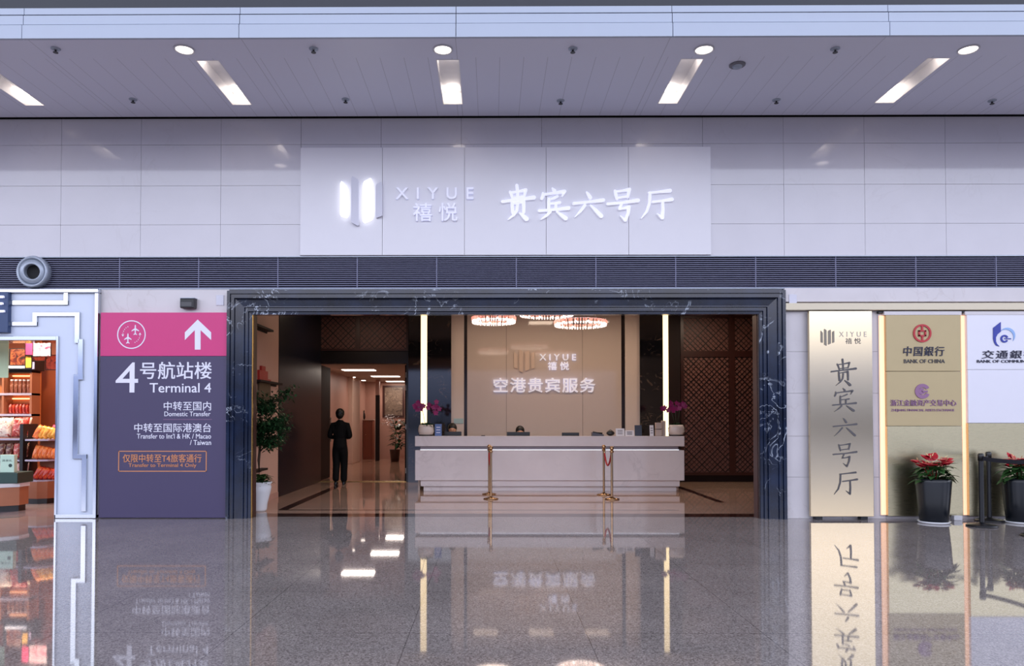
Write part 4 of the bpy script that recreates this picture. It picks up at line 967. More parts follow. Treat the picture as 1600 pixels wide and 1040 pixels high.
# things on the counter and on the work surface behind it
def card(px0, py0, px1, Y, m, name, label, cat, lean=.03, text=True, dz=0):
    a0, a1, _, z1_ = RC(px0, py0, px1, 681, Y); t = thing(name, label, cat, ((a0 + a1) / 2, Y, DT))
    bm = B()
    vs = [(a0, Y, DT + .001), (a1, Y, DT + .001), (a1, Y + lean, z1_), (a0, Y + lean, z1_)]
    f = [bm.verts.new(v) for v in vs] + [bm.verts.new((x, y_ + .012, z)) for x, y_, z in vs]
    for q_ in ((0, 1, 2, 3), (7, 6, 5, 4), (0, 4, 5, 1), (1, 5, 6, 2), (2, 6, 7, 3), (3, 7, 4, 0)): bm.faces.new([f[k] for k in q_])
    bmesh.ops.recalc_face_normals(bm, faces=bm.faces); obj('card', bm, m, t)
    bm = B(); tri = [(a0 + .01, Y + .014 + lean * .5, DT + .001), (a0 + .01, Y + .10, DT + .001), (a0 + .01, Y + lean + .013, z1_ - .02)]
    box(bm, (a0 + a1) / 2 - .02, (a0 + a1) / 2 + .02, Y + .014 + lean, Y + .09, DT + .001, DT + .012); obj('stand', bm, 'black', t)
    if text:
        bm = B(); hz = z1_ - DT
        for k in range(3):
            zc_ = DT + hz * (.72 - .22 * k); box(bm, a0 + (a1 - a0) * .2, a1 - (a1 - a0) * .22, Y + lean * (.72 - .22 * k) - .003, Y + lean * (.72 - .22 * k) + .004, zc_ - .006, zc_ + .006)
        obj('print_lines', bm, text if isinstance(text, str) else 'char_grey', t)
    return t
card(679.5, 662, 690, DY + .14, 'blue_card', 'leaflet_stand', 'small blue leaflet stand beside the orchid nearer the double door', 'leaflet stand', text='char_white')
card(962.5, 669, 976, DY + .16, 'paper', 'desk_card', 'white tent card on the desk beside the rolled black telephone', 'card')
card(977, 672, 991, DY + .15, 'paper', 'desk_card', 'lower white tent card on the desk beside the dark blue folder', 'card')
card(992, 664, 1003, DY + .2, 'dark_blue', 'folder', 'dark blue upright folder on the desk between cards and cartons', 'folder', text=False)
card(1015.5, 664, 1021.5, DY + .18, 'paper', 'leaflet_stand', 'narrow white leaflet stand on the desk in front of the dark column', 'leaflet stand')
def carton(px0, py0, px1, Y, label, two):
    a0, a1, _, z1_ = RC(px0, py0, px1, 681, Y); t = thing('carton', label, 'box', ((a0 + a1) / 2, Y, DT)); zm = DT + (z1_ - DT) * (.48 if two else .96)
    obj('body', box(B(), a0, a1, Y, Y + .1, DT + .001, zm, .004), 'beige_box', t); obj('upper_part', box(B(), a0, a1, Y, Y + .1, zm + (.012 if two else .0005), z1_, .004), 'beige_box' if two else 'pilaster', t); 
    if two: obj('band', box(B(), a0 + .004, a1 - .004, Y + .004, Y + .096, zm + .0005, zm + .0115), 'strip_dark', t)
carton(1025, 660, 1034, DY + .16, 'beige two-tier carton on the desk beside the cream light strip', True)
carton(1034.6, 657, 1040, DY + .24, 'slim tall carton behind the two-tier carton on the desk', False)
a0, a1, _, z1_ = RC(925, 675, 943, 681, DY + .2)
t = thing('telephone', 'grey desk telephone on the counter beside the black hand bag shape', 'telephone', ((a0 + a1) / 2, DY + .2, DT)); t['label'] = 'low grey desk telephone on the counter, beside the red rope posts'
bm = B(); prism(bm, [(a0, DT + .001), (a1, DT + .001), (a1, DT + .03), (a0, z1_)], DY + .15, DY + .3); obj('body', bm, mat('grey_plastic', '#3c3c46', .4), t)
bm = B(); tube(bm, [(a0 + .02, DY + .22, z1_ + .004), (a0 + .12, DY + .22, DT + .062), (a1 - .02, DY + .22, DT + .05)], [.018, .012, .018], 8); obj('handset', bm, 'black', t, True)
a0, a1, _, z1_ = RC(948, 672, 961, 681, DY + .2)
t = thing('rolled_pouch', 'rounded black object on the counter beside the white tent card', 'pouch', ((a0 + a1) / 2, DY + .25, DT))
bm = B(); ball(bm, ((a0 + a1) / 2, DY + .25, DT + .055), .055, ((a1 - a0) / .11, .9, 1)); obj('body', bm, 'black', t, True)
bm = B(); tube(bm, [(a0 + .03, DY + .25, DT + .09), ((a0 + a1) / 2, DY + .25, DT + .125), (a1 - .03, DY + .25, DT + .09)], .007, 6); obj('strap', bm, 'black', t, True)
a0, a1, b0, b1 = RC(752, 679.3, 758, 681, DY + .05); bm = B(); tube(bm, [(a0, DY + .05, DT + .0085), (a1, DY + .06, DT + .0085)], .008, 8)
tag(obj('pen', bm, 'black'), 'short black pen lying on the counter behind the front brass post', 'pen')
def monitor(px0, px1, py, Y, label):
    a0, a1, _, z1_ = RC(px0, py, px1, 681, Y); t = thing('monitor', label, 'monitor', ((a0 + a1) / 2, Y, WT)); cx = (a0 + a1) / 2
    obj('casing', box(B(), a0, a1, Y, Y + .035, z1_ - .29, z1_, .006), 'black', t); obj('screen', box(B(), a0 + .012, a1 - .012, Y + .0355, Y + .038, z1_ - .275, z1_ - .015), 'screen', t)
    bm = B(); box(bm, cx - .03, cx + .03, Y - .022, Y - .001, WT + .012, z1_ - .12, .004); obj('neck', bm, 'black', t)
    obj('foot', box(B(), cx - .12, cx + .12, Y - .09, Y + .09, WT, WT + .0115, .004), 'black', t)
monitor(694, 721, 674, DY + .62, 'black monitor behind the desk in front of the staff member by the orchid')
monitor(792, 828, 674.5, DY + .62, 'black monitor behind the desk below the middle of the white lettering')
monitor(878, 905, 675.5, DY + .62, 'black monitor behind the desk with nobody seated at it')

def orchid(px0, px1, seed, label, flowers, groups):
    r_ = random.Random(seed); Y = DY + .21; a0, a1, _, _ = RC(px0, 670, px1, 680, Y); cx = (a0 + a1) / 2; w = (a1 - a0) / 2
    t = thing('orchid_pot', label, 'potted plant', (cx, Y, DT)); T_ = Matrix.Translation((cx, Y, DT)) @ Matrix.Diagonal((1, .62, 1, 1)); h = .225
    obj('saucer', lathe(B(), [(0, .001), (w * .8, .001), (w * .86, .02), (w * .8, .018), (0, .012)], 0, 0, 28, T_), 'strip_dark', t, True)
    obj('pot', lathe(B(), [(0, .018), (w * .78, .018), (w * .98, .09), (w * .95, .17), (w * .82, h), (w * .76, h), (w * .74, h - .03), (0, h - .03)], 0, 0, 32, T_), 'pilaster', t, R(40))
    bm = B()
    for k in range(16):
        a = 2.4 * k; d = Vector((math.cos(a), math.sin(a) * .35, .55)); leafmesh(bm, Vector((cx + .03 * math.cos(a), Y, DT + h - .02)), d, UP, r_.uniform(.14, .22), .07, .2, .9)
    for k in range(60):
        a = r_.uniform(0, 6.28); rr = r_.uniform(.02, w * .75); leafmesh(bm, Vector((cx + rr * math.cos(a), Y + .4 * rr * math.sin(a), DT + h - .01)), Vector((math.cos(a), .4 * math.sin(a), 1)), Vector((0, .2, 1)), r_.uniform(.05, .1), .035)
    obj('foliage', bm, 'leaf', t, True)
    for gx, gz, n in groups:
        bm = B(); top = Vector((cx + gx, Y, DT + gz)); tube(bm, [(cx + gx * .15, Y, DT + h - .02), (cx + gx * .3, Y, DT + h + .14), (cx + gx * .75, Y, DT + gz + .03), tuple(top)], .004, 5); obj('stem', bm, 'leaf', t, True)
        for k in range(n):
            c = top + Vector((r_.uniform(-.09, .09), r_.uniform(-.07, .03), r_.uniform(-.09, .08))); bm = B(); fwd = Vector((r_.uniform(-.4, .4), -1, r_.uniform(-.2, .3))).normalized()
            s = fwd.cross(UP).normalized(); u2 = s.cross(fwd)
            for j in range(5):
                an = 2 * math.pi * j / 5 + .3; d = (s * math.cos(an) + u2 * math.sin(an) - fwd * .15).normalized(); leafmesh(bm, c, d, -fwd, .06, .05, .15, .25)
            obj('flower', bm, 'petal_mag', t, True)
orchid(653, 678.5, 5, 'magenta orchid in a pale pot at the desk end nearer the double door', 0, [(-.14, .63, 9), (.13, .62, 8), (.25, .53, 3)])
orchid(1044, 1070, 9, 'magenta orchid in a pale pot at the desk end by the lattice screen', 0, [(-.20, .60, 5), (-.04, .60, 8), (.12, .60, 8)])
a0, a1, b0, b1 = RC(709, 653.5, 724, 661.5, LB - .15); tag(obj('notice_plate', box(B(), a0, a1, LB - .152, LB - .1405, b0, b1, .003), 'teal'), 'small pale teal notice plate on the pilaster above the seated head', 'plate')

# =============================================================== brass rope posts
def stanchion(px, py, Y, label):
    c = P(px, py, Y); x = c.x; t = thing('rope_post', label, 'rope post', (x, Y, 0), 'polished brass rope posts'); T_ = Matrix.Translation((x, Y, 0))
    obj('base', lathe(B(), [(0, 0), (.135, 0), (.138, .01), (.135, .02), (.06, .03), (.03, .05), (0, .05)], 0, 0, 32, T_), 'brass', t, R(40))
    obj('pole', lathe(B(), [(.021, .045), (.021, .86)], 0, 0, 20, T_), 'brass', t, True)
    obj('collar', lathe(B(), [(.021, .845), (.036, .85), (.036, .872), (.03, .88), (.018, .9), (0, .9)], 0, 0, 24, T_), 'brass', t, R(40))
    bm = B(); ball(bm, (x, Y, .925), .04, seg=20); obj('finial', bm, 'brass', t, True); return Vector((x, Y, .862))
p1 = stanchion(767, 740, 13.55, 'front brass rope post before the door side half of the desk'); p2 = stanchion(764.3, 735, 14.4, 'rear brass rope post hidden partly by the front post')
p3 = stanchion(956, 740, 13.5, 'front brass rope post of the pair joined by the visible red rope'); p4 = stanchion(943.5, 735, 14.3, 'rear brass rope post of the pair joined by the visible red rope')
def rope(a, b, sag, label):
    d = (b - a); d.z = 0; d.normalize(); a = a + d * .035; b = b - d * .035; bm = B(); pts = []
    for k in range(17):
        u = k / 16; p = a.lerp(b, u); p.z -= sag * (1 - (2 * u - 1) ** 2); pts.append(p)
    tube(bm, pts, .016, 10); o = thing('barrier_rope', label, 'rope', (a + b) / 2)
    obj('cord', bm, 'rope', o, True); bm = B(); tube(bm, [pts[0], pts[1]], .02, 10); tube(bm, [pts[-2], pts[-1]], .02, 10); obj('end_cap', bm, 'brass', o, True)
rope(p4, p3, .27, 'red velvet rope hanging between the two neighbouring brass posts'); rope(p2, p1, .27, 'red velvet rope behind the front brass post')

# =============================================================== crystal ring chandeliers
def chandelier(px, py, wpx, bh, label, power=3):
    Y = 14.0; c = P(px, py, Y); r = wpx / 2 / (F_PX / Y); z = c.z; T_ = Matrix.Translation((c.x, Y, z)); r_ = random.Random(int(px))
    t = thing('ring_chandelier', label, 'chandelier', (c.x, Y, z), 'crystal ring chandeliers')
    obj('ring_frame', lathe(B(), [(r - .07, bh / 2), (r, bh / 2), (r, bh / 2 + .012), (r - .07, bh / 2 + .012), (r - .07, bh / 2)], 0, 0, 48, T_), 'chrome', t, R(40))
    obj('lower_frame', lathe(B(), [(r - .05, -bh / 2), (r - .01, -bh / 2), (r - .01, -bh / 2 + .006), (r - .05, -bh / 2 + .006), (r - .05, -bh / 2)], 0, 0, 48, T_), 'chrome', t, R(40))
    for nm, m, z0_, z1_, rr in (('crystal_fringe', 'crystal_rose', -.02, bh / 2 - .002, 0), ('crystal_fringe', 'crystal', -bh / 2 - .012, -.015, -.012)):
        bm = B(); n = 56
        for k in range(n):
            a = 2 * math.pi * k / n; q_ = bmesh.new(); bmesh.ops.create_cone(q_, cap_ends=True, segments=6, radius1=.005 if k % 2 else .012, radius2=.016, depth=(z1_ - z0_) * r_.uniform(.85, 1))
            merge(bm, q_, Matrix.Translation((c.x + (r + rr) * math.cos(a), Y + (r + rr) * math.sin(a), z + (z0_ + z1_) / 2)))
        for k in range(n // 2):
            a = 2 * math.pi * (k + .5) / (n // 2); q_ = bmesh.new(); bmesh.ops.create_cone(q_, cap_ends=True, segments=6, radius1=.008, radius2=.014, depth=(z1_ - z0_) * .9)
            merge(bm, q_, Matrix.Translation((c.x + (r - .06) * math.cos(a), Y + (r - .06) * math.sin(a), z + (z0_ + z1_) / 2)))
        obj(nm, bm, m, t)
    bm = B()
    for k in range(12):
        a = 2 * math.pi * k / 12 + .2; ball(bm, (c.x + (r - .035) * math.cos(a), Y + (r - .035) * math.sin(a), z - .01), .018, seg=8)
    obj('bulb', bm, 'bulb', t, True)
    bm = B()
    for k in range(4):
        a = 2 * math.pi * k / 4 + .6; tube(bm, [(c.x + (r - .035) * math.cos(a), Y + (r - .035) * math.sin(a), z + bh / 2), (c.x + .05 * math.cos(a), Y + .05 * math.sin(a), ZLC - .02)], .0025, 5)
    obj('hanging_wire', bm, 'chrome', t)
    obj('ceiling_rose', lathe(B(), [(0, 0), (.1, 0), (.1, -.022), (0, -.03)], 0, 0, 24, Matrix.Translation((c.x, Y, ZLC - .001))), 'chrome', t, True)
    ld = bpy.data.lights.new('chandelier_light', 'AREA'); ld.shape = 'DISK'; ld.size = r * 1.7; ld.energy = power; ld.color = (1, .80, .64)
    lo = bpy.data.objects.new('chandelier_light', ld); COL.objects.link(lo); lo.parent = t; lo.location = (0, 0, -bh / 2 - .02)
chandelier(771.5, 499.5, 68, .11, 'crystal ring chandelier nearest the double door side of the lobby')
chandelier(854, 489, 84, .09, 'crystal ring chandelier mostly hidden behind the marble lintel')
chandelier(907, 505, 81, .09, 'lowest crystal ring chandelier on the lattice screen side')

# =============================================================== people
def skin_figure(joints, edges, root, sub=2):
    me = bpy.data.meshes.new('fig'); names = list(joints); idx = {n: i for i, n in enumerate(names)}
    me.from_pydata([joints[n][:3] for n in names], [(idx[a], idx[b]) for a, b in edges], [])
    o = bpy.data.objects.new('fig', me); COL.objects.link(o)
    o.modifiers.new('s', 'SKIN').use_smooth_shade = True
    for n, i in idx.items():
        j = joints[n]; sv = me.skin_vertices[0].data[i]; sv.radius = (j[3], j[4] if len(j) > 4 else j[3]); sv.use_root = (n == root)
    md = o.modifiers.new('u', 'SUBSURF'); md.levels = sub; md.render_levels = sub
    bpy.context.view_layer.update()
    m2 = bpy.data.meshes.new_from_object(o.evaluated_get(bpy.context.evaluated_depsgraph_get()))
    bpy.data.objects.remove(o); bm = bmesh.new(); bm.from_mesh(m2); bpy.data.meshes.remove(m2); bpy.data.meshes.remove(me); return bm
def place(bm, loc, rz=0, s=1.0):
    bmesh.ops.transform(bm, matrix=Matrix.Translation(loc) @ Matrix.Rotation(rz, 4, 'Z') @ Matrix.Scale(s, 4), verts=bm.verts); return bm
def hand(j, e, pre, wrist, d, thumb, down):
    """palm and five curled fingers continuing from the wrist; d = pointing direction"""
    d = Vector(d).normalized(); th = Vector(thumb).normalized(); dn = Vector(down).normalized(); w = Vector(wrist)
    pm = w + d * .06; j[pre + 'palm'] = (*pm, .032, .018); e.append((pre + 'wrist', pre + 'palm'))
    for k, (off, L) in enumerate(((.027, .07), (.009, .078), (-.009, .072), (-.027, .058))):
        a = pm + th * off + d * .035; b = a + d * L * .5 + dn * .008; c = b + d * L * .35 + dn * .025
        for nm, p, r in (('a', a, .010), ('b', b, .009), ('c', c, .008)): j[f'{pre}f{k}{nm}'] = (*p, r)
        e += [(pre + 'palm', f'{pre}f{k}a'), (f'{pre}f{k}a', f'{pre}f{k}b'), (f'{pre}f{k}b', f'{pre}f{k}c')]
    a = w + d * .03 + th * .035; b = a + d * .03 + th * .022; c = b + d * .028 + dn * .01
    for nm, p, r in (('ta', a, .012), ('tb', b, .010), ('tc', c, .009)): j[pre + nm] = (*p, r)
    e += [(pre + 'wrist', pre + 'ta'), (pre + 'ta', pre + 'tb'), (pre + 'tb', pre + 'tc')]
def head_joints(j, e, z, y=0, f=1):
    """neck base at z; the face looks along f * +y"""
    j.update(neck=(0, y, z, .052), nape=(0, y + .015 * f, z + .07, .05), jaw=(0, y + .035 * f, z + .115, .062, .066), skull=(0, y + .02 * f, z + .19, .078, .092), crown=(0, y + .012 * f, z + .245, .06, .07),
             nose=(0, y + .128 * f, z + .145, .011), nose_root=(0, y + .10 * f, z + .17, .014), ear_l=(-.085, y + .015 * f, z + .155, .016, .022), ear_r=(.085, y + .015 * f, z + .155, .016, .022))
    e += [('neck', 'nape'), ('nape', 'jaw'), ('jaw', 'skull'), ('skull', 'crown'), ('skull', 'nose_root'), ('nose_root', 'nose'), ('skull', 'ear_l'), ('skull', 'ear_r')]
def hairball(x, y, z, f):
    bm = B(); ball(bm, (x, y - .012 * f, z - .01), .1, (.98, 1.06, 1.08), 20); ball(bm, (x, y - .045 * f, z - .06), .085, (1, .9, .95), 16); ball(bm, (x, y - .12 * f, z - .055), .042, (1.1, .9, .9), 14); return bm
# ---- walking woman seen from behind
c = PZ(531, 757, 0); pf = c.copy()
pt = thing('person', 'person in a dark suit walking away through the open double door', 'person', pf)
j = dict(pelvis=(0, 0, .90, .10, .075), waist=(0, .01, 1.04, .09, .065), chest=(0, .0, 1.20, .11, .075), top=(0, -.005, 1.32, .10, .06))
e = [('pelvis', 'waist'), ('waist', 'chest'), ('chest', 'top'), ('top', 'neck')]
head_joints(j, e, 1.40, .0)
for s, n in ((-1, 'l'), (1, 'r')):
    ky, ay = (.02, -.08) if n == 'l' else (.06, .06)
    j.update({n + 'hip': (s * .085, 0, .80, .09), n + 'knee': (s * .08, ky, .47, .058), n + 'calf': (s * .078, ky * .4 + ay * .6, .30, .05), n + 'ankle': (s * .075, ay, .09 if n == 'r' else .12, .034), n + 'toe': (s * .08, ay + .13, .03 if n == 'r' else .035, .03, .022),
              n + 'sh': (s * .16, -.005, 1.325, .046), n + 'elbow': (s * .235, -.04, 1.07, .042), n + 'wrist': (s * .11, .17, 1.05, .028)})
    e += [('pelvis', n + 'hip'), (n + 'hip', n + 'knee'), (n + 'knee', n + 'calf'), (n + 'calf', n + 'ankle'), (n + 'ankle', n + 'toe'), ('top', n + 'sh'), (n + 'sh', n + 'elbow'), (n + 'elbow', n + 'wrist')]
    hand(j, e, n, j[n + 'wrist'][:3], (-s * .7, .6, .1), (0, .2, 1), (-s * .2, .5, -.8))
obj('body', place(skin_figure(j, e, 'pelvis'), pf), 'skin', pt, True)
g_ = lambda v, k: (v[0], v[1], v[2]) + tuple(x + k for x in v[3:])
jk = {n: g_(j[n], .014) for n in ('waist', 'chest', 'top', 'lsh', 'rsh', 'lelbow', 'relbow')}
jk['hem'] = (0, -.005, .74, .182, .155); jk['hip'] = (0, -.005, .90, .172, .14); jk['waist'] = (0, .01, 1.04, .15, .12); jk['chest'] = (0, 0, 1.2, .165, .125); jk['top'] = (0, -.005, 1.32, .15, .105); jk['collar'] = (0, 0, 1.405, .085, .085); jk['collar_top'] = (0, .002, 1.45, .068, .068)
for n in 'lr': jk[n + 'sh'] = (*j[n + 'sh'][:3], .078); jk[n + 'elbow'] = (*j[n + 'elbow'][:3], .062)
for s, n in ((-1, 'l'), (1, 'r')): w = j[n + 'wrist']; jk[n + 'cuff'] = (w[0] + s * .006, w[1] - .005, w[2], .045)
obj('jacket', place(skin_figure(jk, [('hem', 'hip'), ('hip', 'waist'), ('waist', 'chest'), ('chest', 'top'), ('top', 'collar'), ('collar', 'collar_top'), ('top', 'lsh'), ('top', 'rsh'), ('lsh', 'lelbow'), ('rsh', 'relbow'), ('lelbow', 'lcuff'), ('relbow', 'rcuff')], 'chest'), pf), 'suit', pt, True)
jt = {'pelvis': (0, 0, .90, .155, .12), 'waistband': (0, .005, 1.02, .125, .095)}; et = [('pelvis', 'waistband')]
for n, s in (('l', -1), ('r', 1)):
    a = j[n + 'ankle']; jt.update({n + 'hip': (*j[n + 'hip'][:3], .108), n + 'knee': (*j[n + 'knee'][:3], .088), n + 'calf': (*j[n + 'calf'][:3], .082), n + 'hem': (a[0], a[1] - .005, a[2] - .05, .08)}); et += [('pelvis', n + 'hip'), (n + 'hip', n + 'knee'), (n + 'knee', n + 'calf'), (n + 'calf', n + 'hem')]
obj('trousers', place(skin_figure(jt, et, 'pelvis'), pf), 'suit', pt, True)
for n in 'lr':
    a, b = Vector(j[n + 'ankle'][:3]), Vector(j[n + 'toe'][:3]); bm = B()
    tube(bm, [(a.x, a.y - .045, .05), (a.x, a.y + .0, .045), (a.x, a.y + .09, .034), (a.x, a.y + .17, .022)], [.034, .044, .042, .02], 12); box(bm, a.x - .025, a.x + .025, a.y - .07, a.y - .02, .0, .05, .006)
    obj('shoe', place(bm, pf), 'shoe', pt, True)
hj = {'a': (0, .0, 1.60, .09, .098), 'b': (0, .005, 1.645, .07, .08), 'c': (0, -.045, 1.565, .078, .06), 'bun': (0, -.085, 1.535, .04, .036)}
obj('hair', place(hairball(0, .0, 1.605, 1), pf), 'hair', pt, True)
# ---- two seated staff members behind the desk
def seated(px, py, Y, label, rz):
    ztop = P(px, py, Y).z; x = P(px, py, Y).x; s = 1.0; base = Vector((x, Y, 0)); seat = ztop - .80
    pt = thing('person', label, 'person', base)
    j = dict(pelvis=(0, .04, seat + .09, .135, .11), waist=(0, .03, seat + .22, .115, .085), chest=(0, .0, seat + .36, .135, .095), top=(0, -.01, seat + .47, .12, .075))
    e = [('pelvis', 'waist'), ('waist', 'chest'), ('chest', 'top'), ('top', 'neck')]; head_joints(j, e, seat + .53, -.02, -1)
    for sd, n in ((-1, 'l'), (1, 'r')):
        j.update({n + 'hip': (sd * .09, -.02, seat + .08, .085), n + 'knee': (sd * .10, -.40, seat + .06, .058), n + 'ankle': (sd * .10, -.36, .09, .038), n + 'toe': (sd * .10, -.48, .035, .03, .022),
                  n + 'sh': (sd * .165, -.01, seat + .475, .052), n + 'elbow': (sd * .21, -.10, seat + .24, .042), n + 'wrist': (sd * .12, -.30, WT + .05, .027)})
        e += [('pelvis', n + 'hip'), (n + 'hip', n + 'knee'), (n + 'knee', n + 'ankle'), (n + 'ankle', n + 'toe'), ('top', n + 'sh'), (n + 'sh', n + 'elbow'), (n + 'elbow', n + 'wrist')]
        hand(j, e, n, j[n + 'wrist'][:3], (-sd * .2, -1, -.1), (-sd, 0, 0), (0, 0, -1))
    obj('body', place(skin_figure(j, e, 'pelvis'), base), 'skin', pt, True)
    jk = {n: g_(j[n], .013) for n in ('pelvis', 'waist', 'chest', 'top', 'lsh', 'rsh', 'lelbow', 'relbow')}; jk['collar'] = (0, -.01, seat + .515, .064, .058)
    for n in 'lr': w = j[n + 'wrist']; jk[n + 'cuff'] = (w[0] * 1.06, w[1] + .03, w[2] + .012, .038)
    obj('jacket', place(skin_figure(jk, [('pelvis', 'waist'), ('waist', 'chest'), ('chest', 'top'), ('top', 'collar'), ('top', 'lsh'), ('top', 'rsh'), ('lsh', 'lelbow'), ('rsh', 'relbow'), ('lelbow', 'lcuff'), ('relbow', 'rcuff')], 'chest'), base), 'suit', pt, True)
    jt = {'pelvis': (0, .04, seat + .085, .145, .12)}; et = []
    for n in 'lr': jt.update({n + 'hip': (*j[n + 'hip'][:3], .098), n + 'knee': (*j[n + 'knee'][:3], .075), n + 'hem': (*j[n + 'ankle'][:2], .11, .062)}); et += [('pelvis', n + 'hip'), (n + 'hip', n + 'knee'), (n + 'knee', n + 'hem')]
    obj('trousers', place(skin_figure(jt, et, 'pelvis'), base), 'suit', pt, True)
    for n in 'lr':
        a = j[n + 'ankle']; bm = B(); tube(bm, [(a[0], a[1] + .05, .05), (a[0], a[1], .047), (a[0], a[1] - .1, .036), (a[0], a[1] - .17, .022)], [.034, .046, .042, .02], 12); obj('shoe', place(bm, base), 'shoe', pt, True)
    hz = seat + .53; hj = {'a': (0, .005, hz + .215, .09, .092), 'b': (0, -.005, hz + .25, .068, .075), 'c': (0, .045, hz + .17, .078, .055), 'bun': (0, .085, hz + .15, .035)}
    obj('hair', place(hairball(0, -.022, hz + .215, -1), base), 'hair', pt, True)
    for sd in (-1, 1):
        bm = B(); ball(bm, (sd * .032, -.118, hz + .165), .009, (1.3, .6, .8), 10); obj('eye', place(bm, base), 'black', pt, True)
    bm = B(); ball(bm, (0, -.122, hz + .105), .02, (1, .35, .3), 10); obj('mouth', place(bm, base), 'petal_red', pt, True)
    ct = thing('office_chair', 'black office chair under the ' + label.split('behind')[0].replace('person', 'seated person').strip() , 'chair', (x, Y + .05, 0))
    ct['label'] = 'black office chair of the ' + ('staff member by the orchid' if px < 750 else 'staff member below the wall lettering')
    obj('seat', box(B(), x - .23, x + .23, Y - .2, Y + .25, seat - .075, seat - .025, .02), 'black', ct); obj('backrest', box(B(), x - .21, x + .21, Y + .24, Y + .28, seat + .02, seat + .42, .015), 'black', ct)
    bm = B(); tube(bm, [(x, Y + .05, .08), (x, Y + .05, seat - .08)], .025, 10); tube(bm, [(x, Y + .2, seat - .06), (x, Y + .29, seat - .02), (x, Y + .285, seat + .1)], .014, 8); obj('column', bm, 'grey_metal', ct, True)
    bm = B()
    for k in range(5): a = 2 * math.pi * k / 5; tube(bm, [(x, Y + .05, .09), (x + .27 * math.cos(a), Y + .05 + .27 * math.sin(a), .065)], .016, 6); ball(bm, (x + .27 * math.cos(a), Y + .05 + .27 * math.sin(a), .03), .03, seg=8)
    obj('base', bm, 'black', ct, True)
seated(707, 663.5, DY + 1.22, 'seated person with black hair behind the monitor by the orchid', 0)
seated(812.5, 667.5, DY + 1.24, 'seated person with black hair behind the monitor under the lit characters', 0)

# =============================================================== lobby side wall: shelves, ornament, potted tree
for k, (pxe, py, nm) in enumerate(((426, 517, 'topmost'), (440, 600, 'upper middle'), (428, 690, 'lower middle'), (417, 732, 'lowest'))):
    s = 0.0; X_ = XL + .10
    d = ray(pxe, py); tt_ = X_ / d.x; Yf = d.y * tt_; z = EYE + d.z * tt_; Yf = min(Yf, 13.8)
    t = thing('wall_shelf', f'thin dark wall shelf on the beige lobby side wall, {nm} of four', 'shelf', (XL, Yf - .6, z))
    obj('board', box(B(), XL + .001, XL + .12, Yf - 1.3, Yf, z - .018, z + .018, .003), 'wood_dark', t)
    obj('rail', box(B(), XL + .0005, XL + .02, Yf - 1.25, Yf - .05, z - .05, z - .0185), 'wood_dark', t)
    if nm == 'upper middle': zsh, ysh = z + .0185, Yf
z = zsh
t = thing('wall_ornament', 'stepped red and olive ornament on the beige side wall behind the tree', 'ornament', (XL + .08, 13.0, 1.6))
ya, yb = 12.58, 13.22
bm = B(); h = P(410, 640, 13).z
box(bm, XL + .001, XL + .04, ya, yb, h, P(410, 597, 13).z, .003); obj('lower_panel', bm, 'olive', t)
bm = B(); zc1 = P(410, 597, 13).z + .001
for a, b, tp in ((ya, ya + .22, 581), (ya + .0, ya + .38, 587), (ya, yb, 592)): pass
box(bm, XL + .001, XL + .045, ya, yb, zc1, P(410, 592, 13).z, .003); box(bm, XL + .001, XL + .045, ya, ya + .46, P(410, 592, 13).z, P(410, 580, 13).z, .003); box(bm, XL + .001, XL + .045, ya + .12, ya + .32, P(410, 580, 13).z, P(410, 573, 13).z, .003)
obj('stepped_top', bm, 'red_orn', t)
c = PZ(407, 797, 0); cx, cy = P(405.5, 780, 11.75).x, 11.75
t = thing('potted_tree', 'leafy potted tree in a white pot just inside the marble doorway', 'potted plant', (cx, cy, 0)); T_ = Matrix.Translation((cx, cy, 0))
obj('pot', lathe(B(), [(0, 0), (.10, 0), (.115, .03), (.125, .12), (.17, .3), (.185, .38), (.172, .42), (.195, .45), (.19, .465), (.165, .45), (.16, .40), (0, .40)], 0, 0, 36, T_), 'pot_white', t, R(50))
bm = B(); r_ = random.Random(4)
tr = [(cx, cy, .38), (cx - .02, cy + .01, .8), (cx + .02, cy, 1.2), (cx + .0, cy, 1.7)]
tube(bm, tr, [.025, .022, .018, .01], 8)
br = []
for k in range(16):
    z = r_.uniform(1.0, 1.75); a = r_.uniform(-1.9, 1.9); L = r_.uniform(.2, .5); e_ = Vector((cx + L * math.cos(a), cy + L * math.sin(a) * .8, z + r_.uniform(-.05, .30)))
    tube(bm, [(cx, cy, z - .1), (cx + .5 * L * math.cos(a), cy + .4 * L * math.sin(a), z + .06), tuple(e_)], [.01, .007, .003], 5); br.append((Vector((cx, cy, z - .05)), e_))
obj('trunk', bm, 'bark', t, True)
bm = B()
for a, b in br:
    for k in range(190):
        u = r_.uniform(.25, 1.08); p = a.lerp(b, u) + Vector((r_.gauss(0, .06), r_.gauss(0, .06), r_.gauss(0, .05)))
        p.x = max(p.x, XL + .07); p.y = max(p.y, FY + .3)
        an = r_.uniform(0, 6.28); leafmesh(bm, p, Vector((math.cos(an), math.sin(an), r_.uniform(-.7, .3))), UP, r_.uniform(.05, .085), .036, .2, .3)
obj('foliage', bm, 'leaf', t, True)
bm = B()
for k in range(170):
    an = r_.uniform(0, 6.28); rr = r_.uniform(0, .14); leafmesh(bm, Vector((cx + rr * math.cos(an), cy + rr * math.sin(an), r_.uniform(.42, .56))), Vector((math.cos(an), math.sin(an), r_.uniform(.1, 1.2))), Vector((0, .1, 1)), r_.uniform(.08, .14), .055, .2, .5)
obj('undergrowth', bm, 'leaf_mid', t, True)

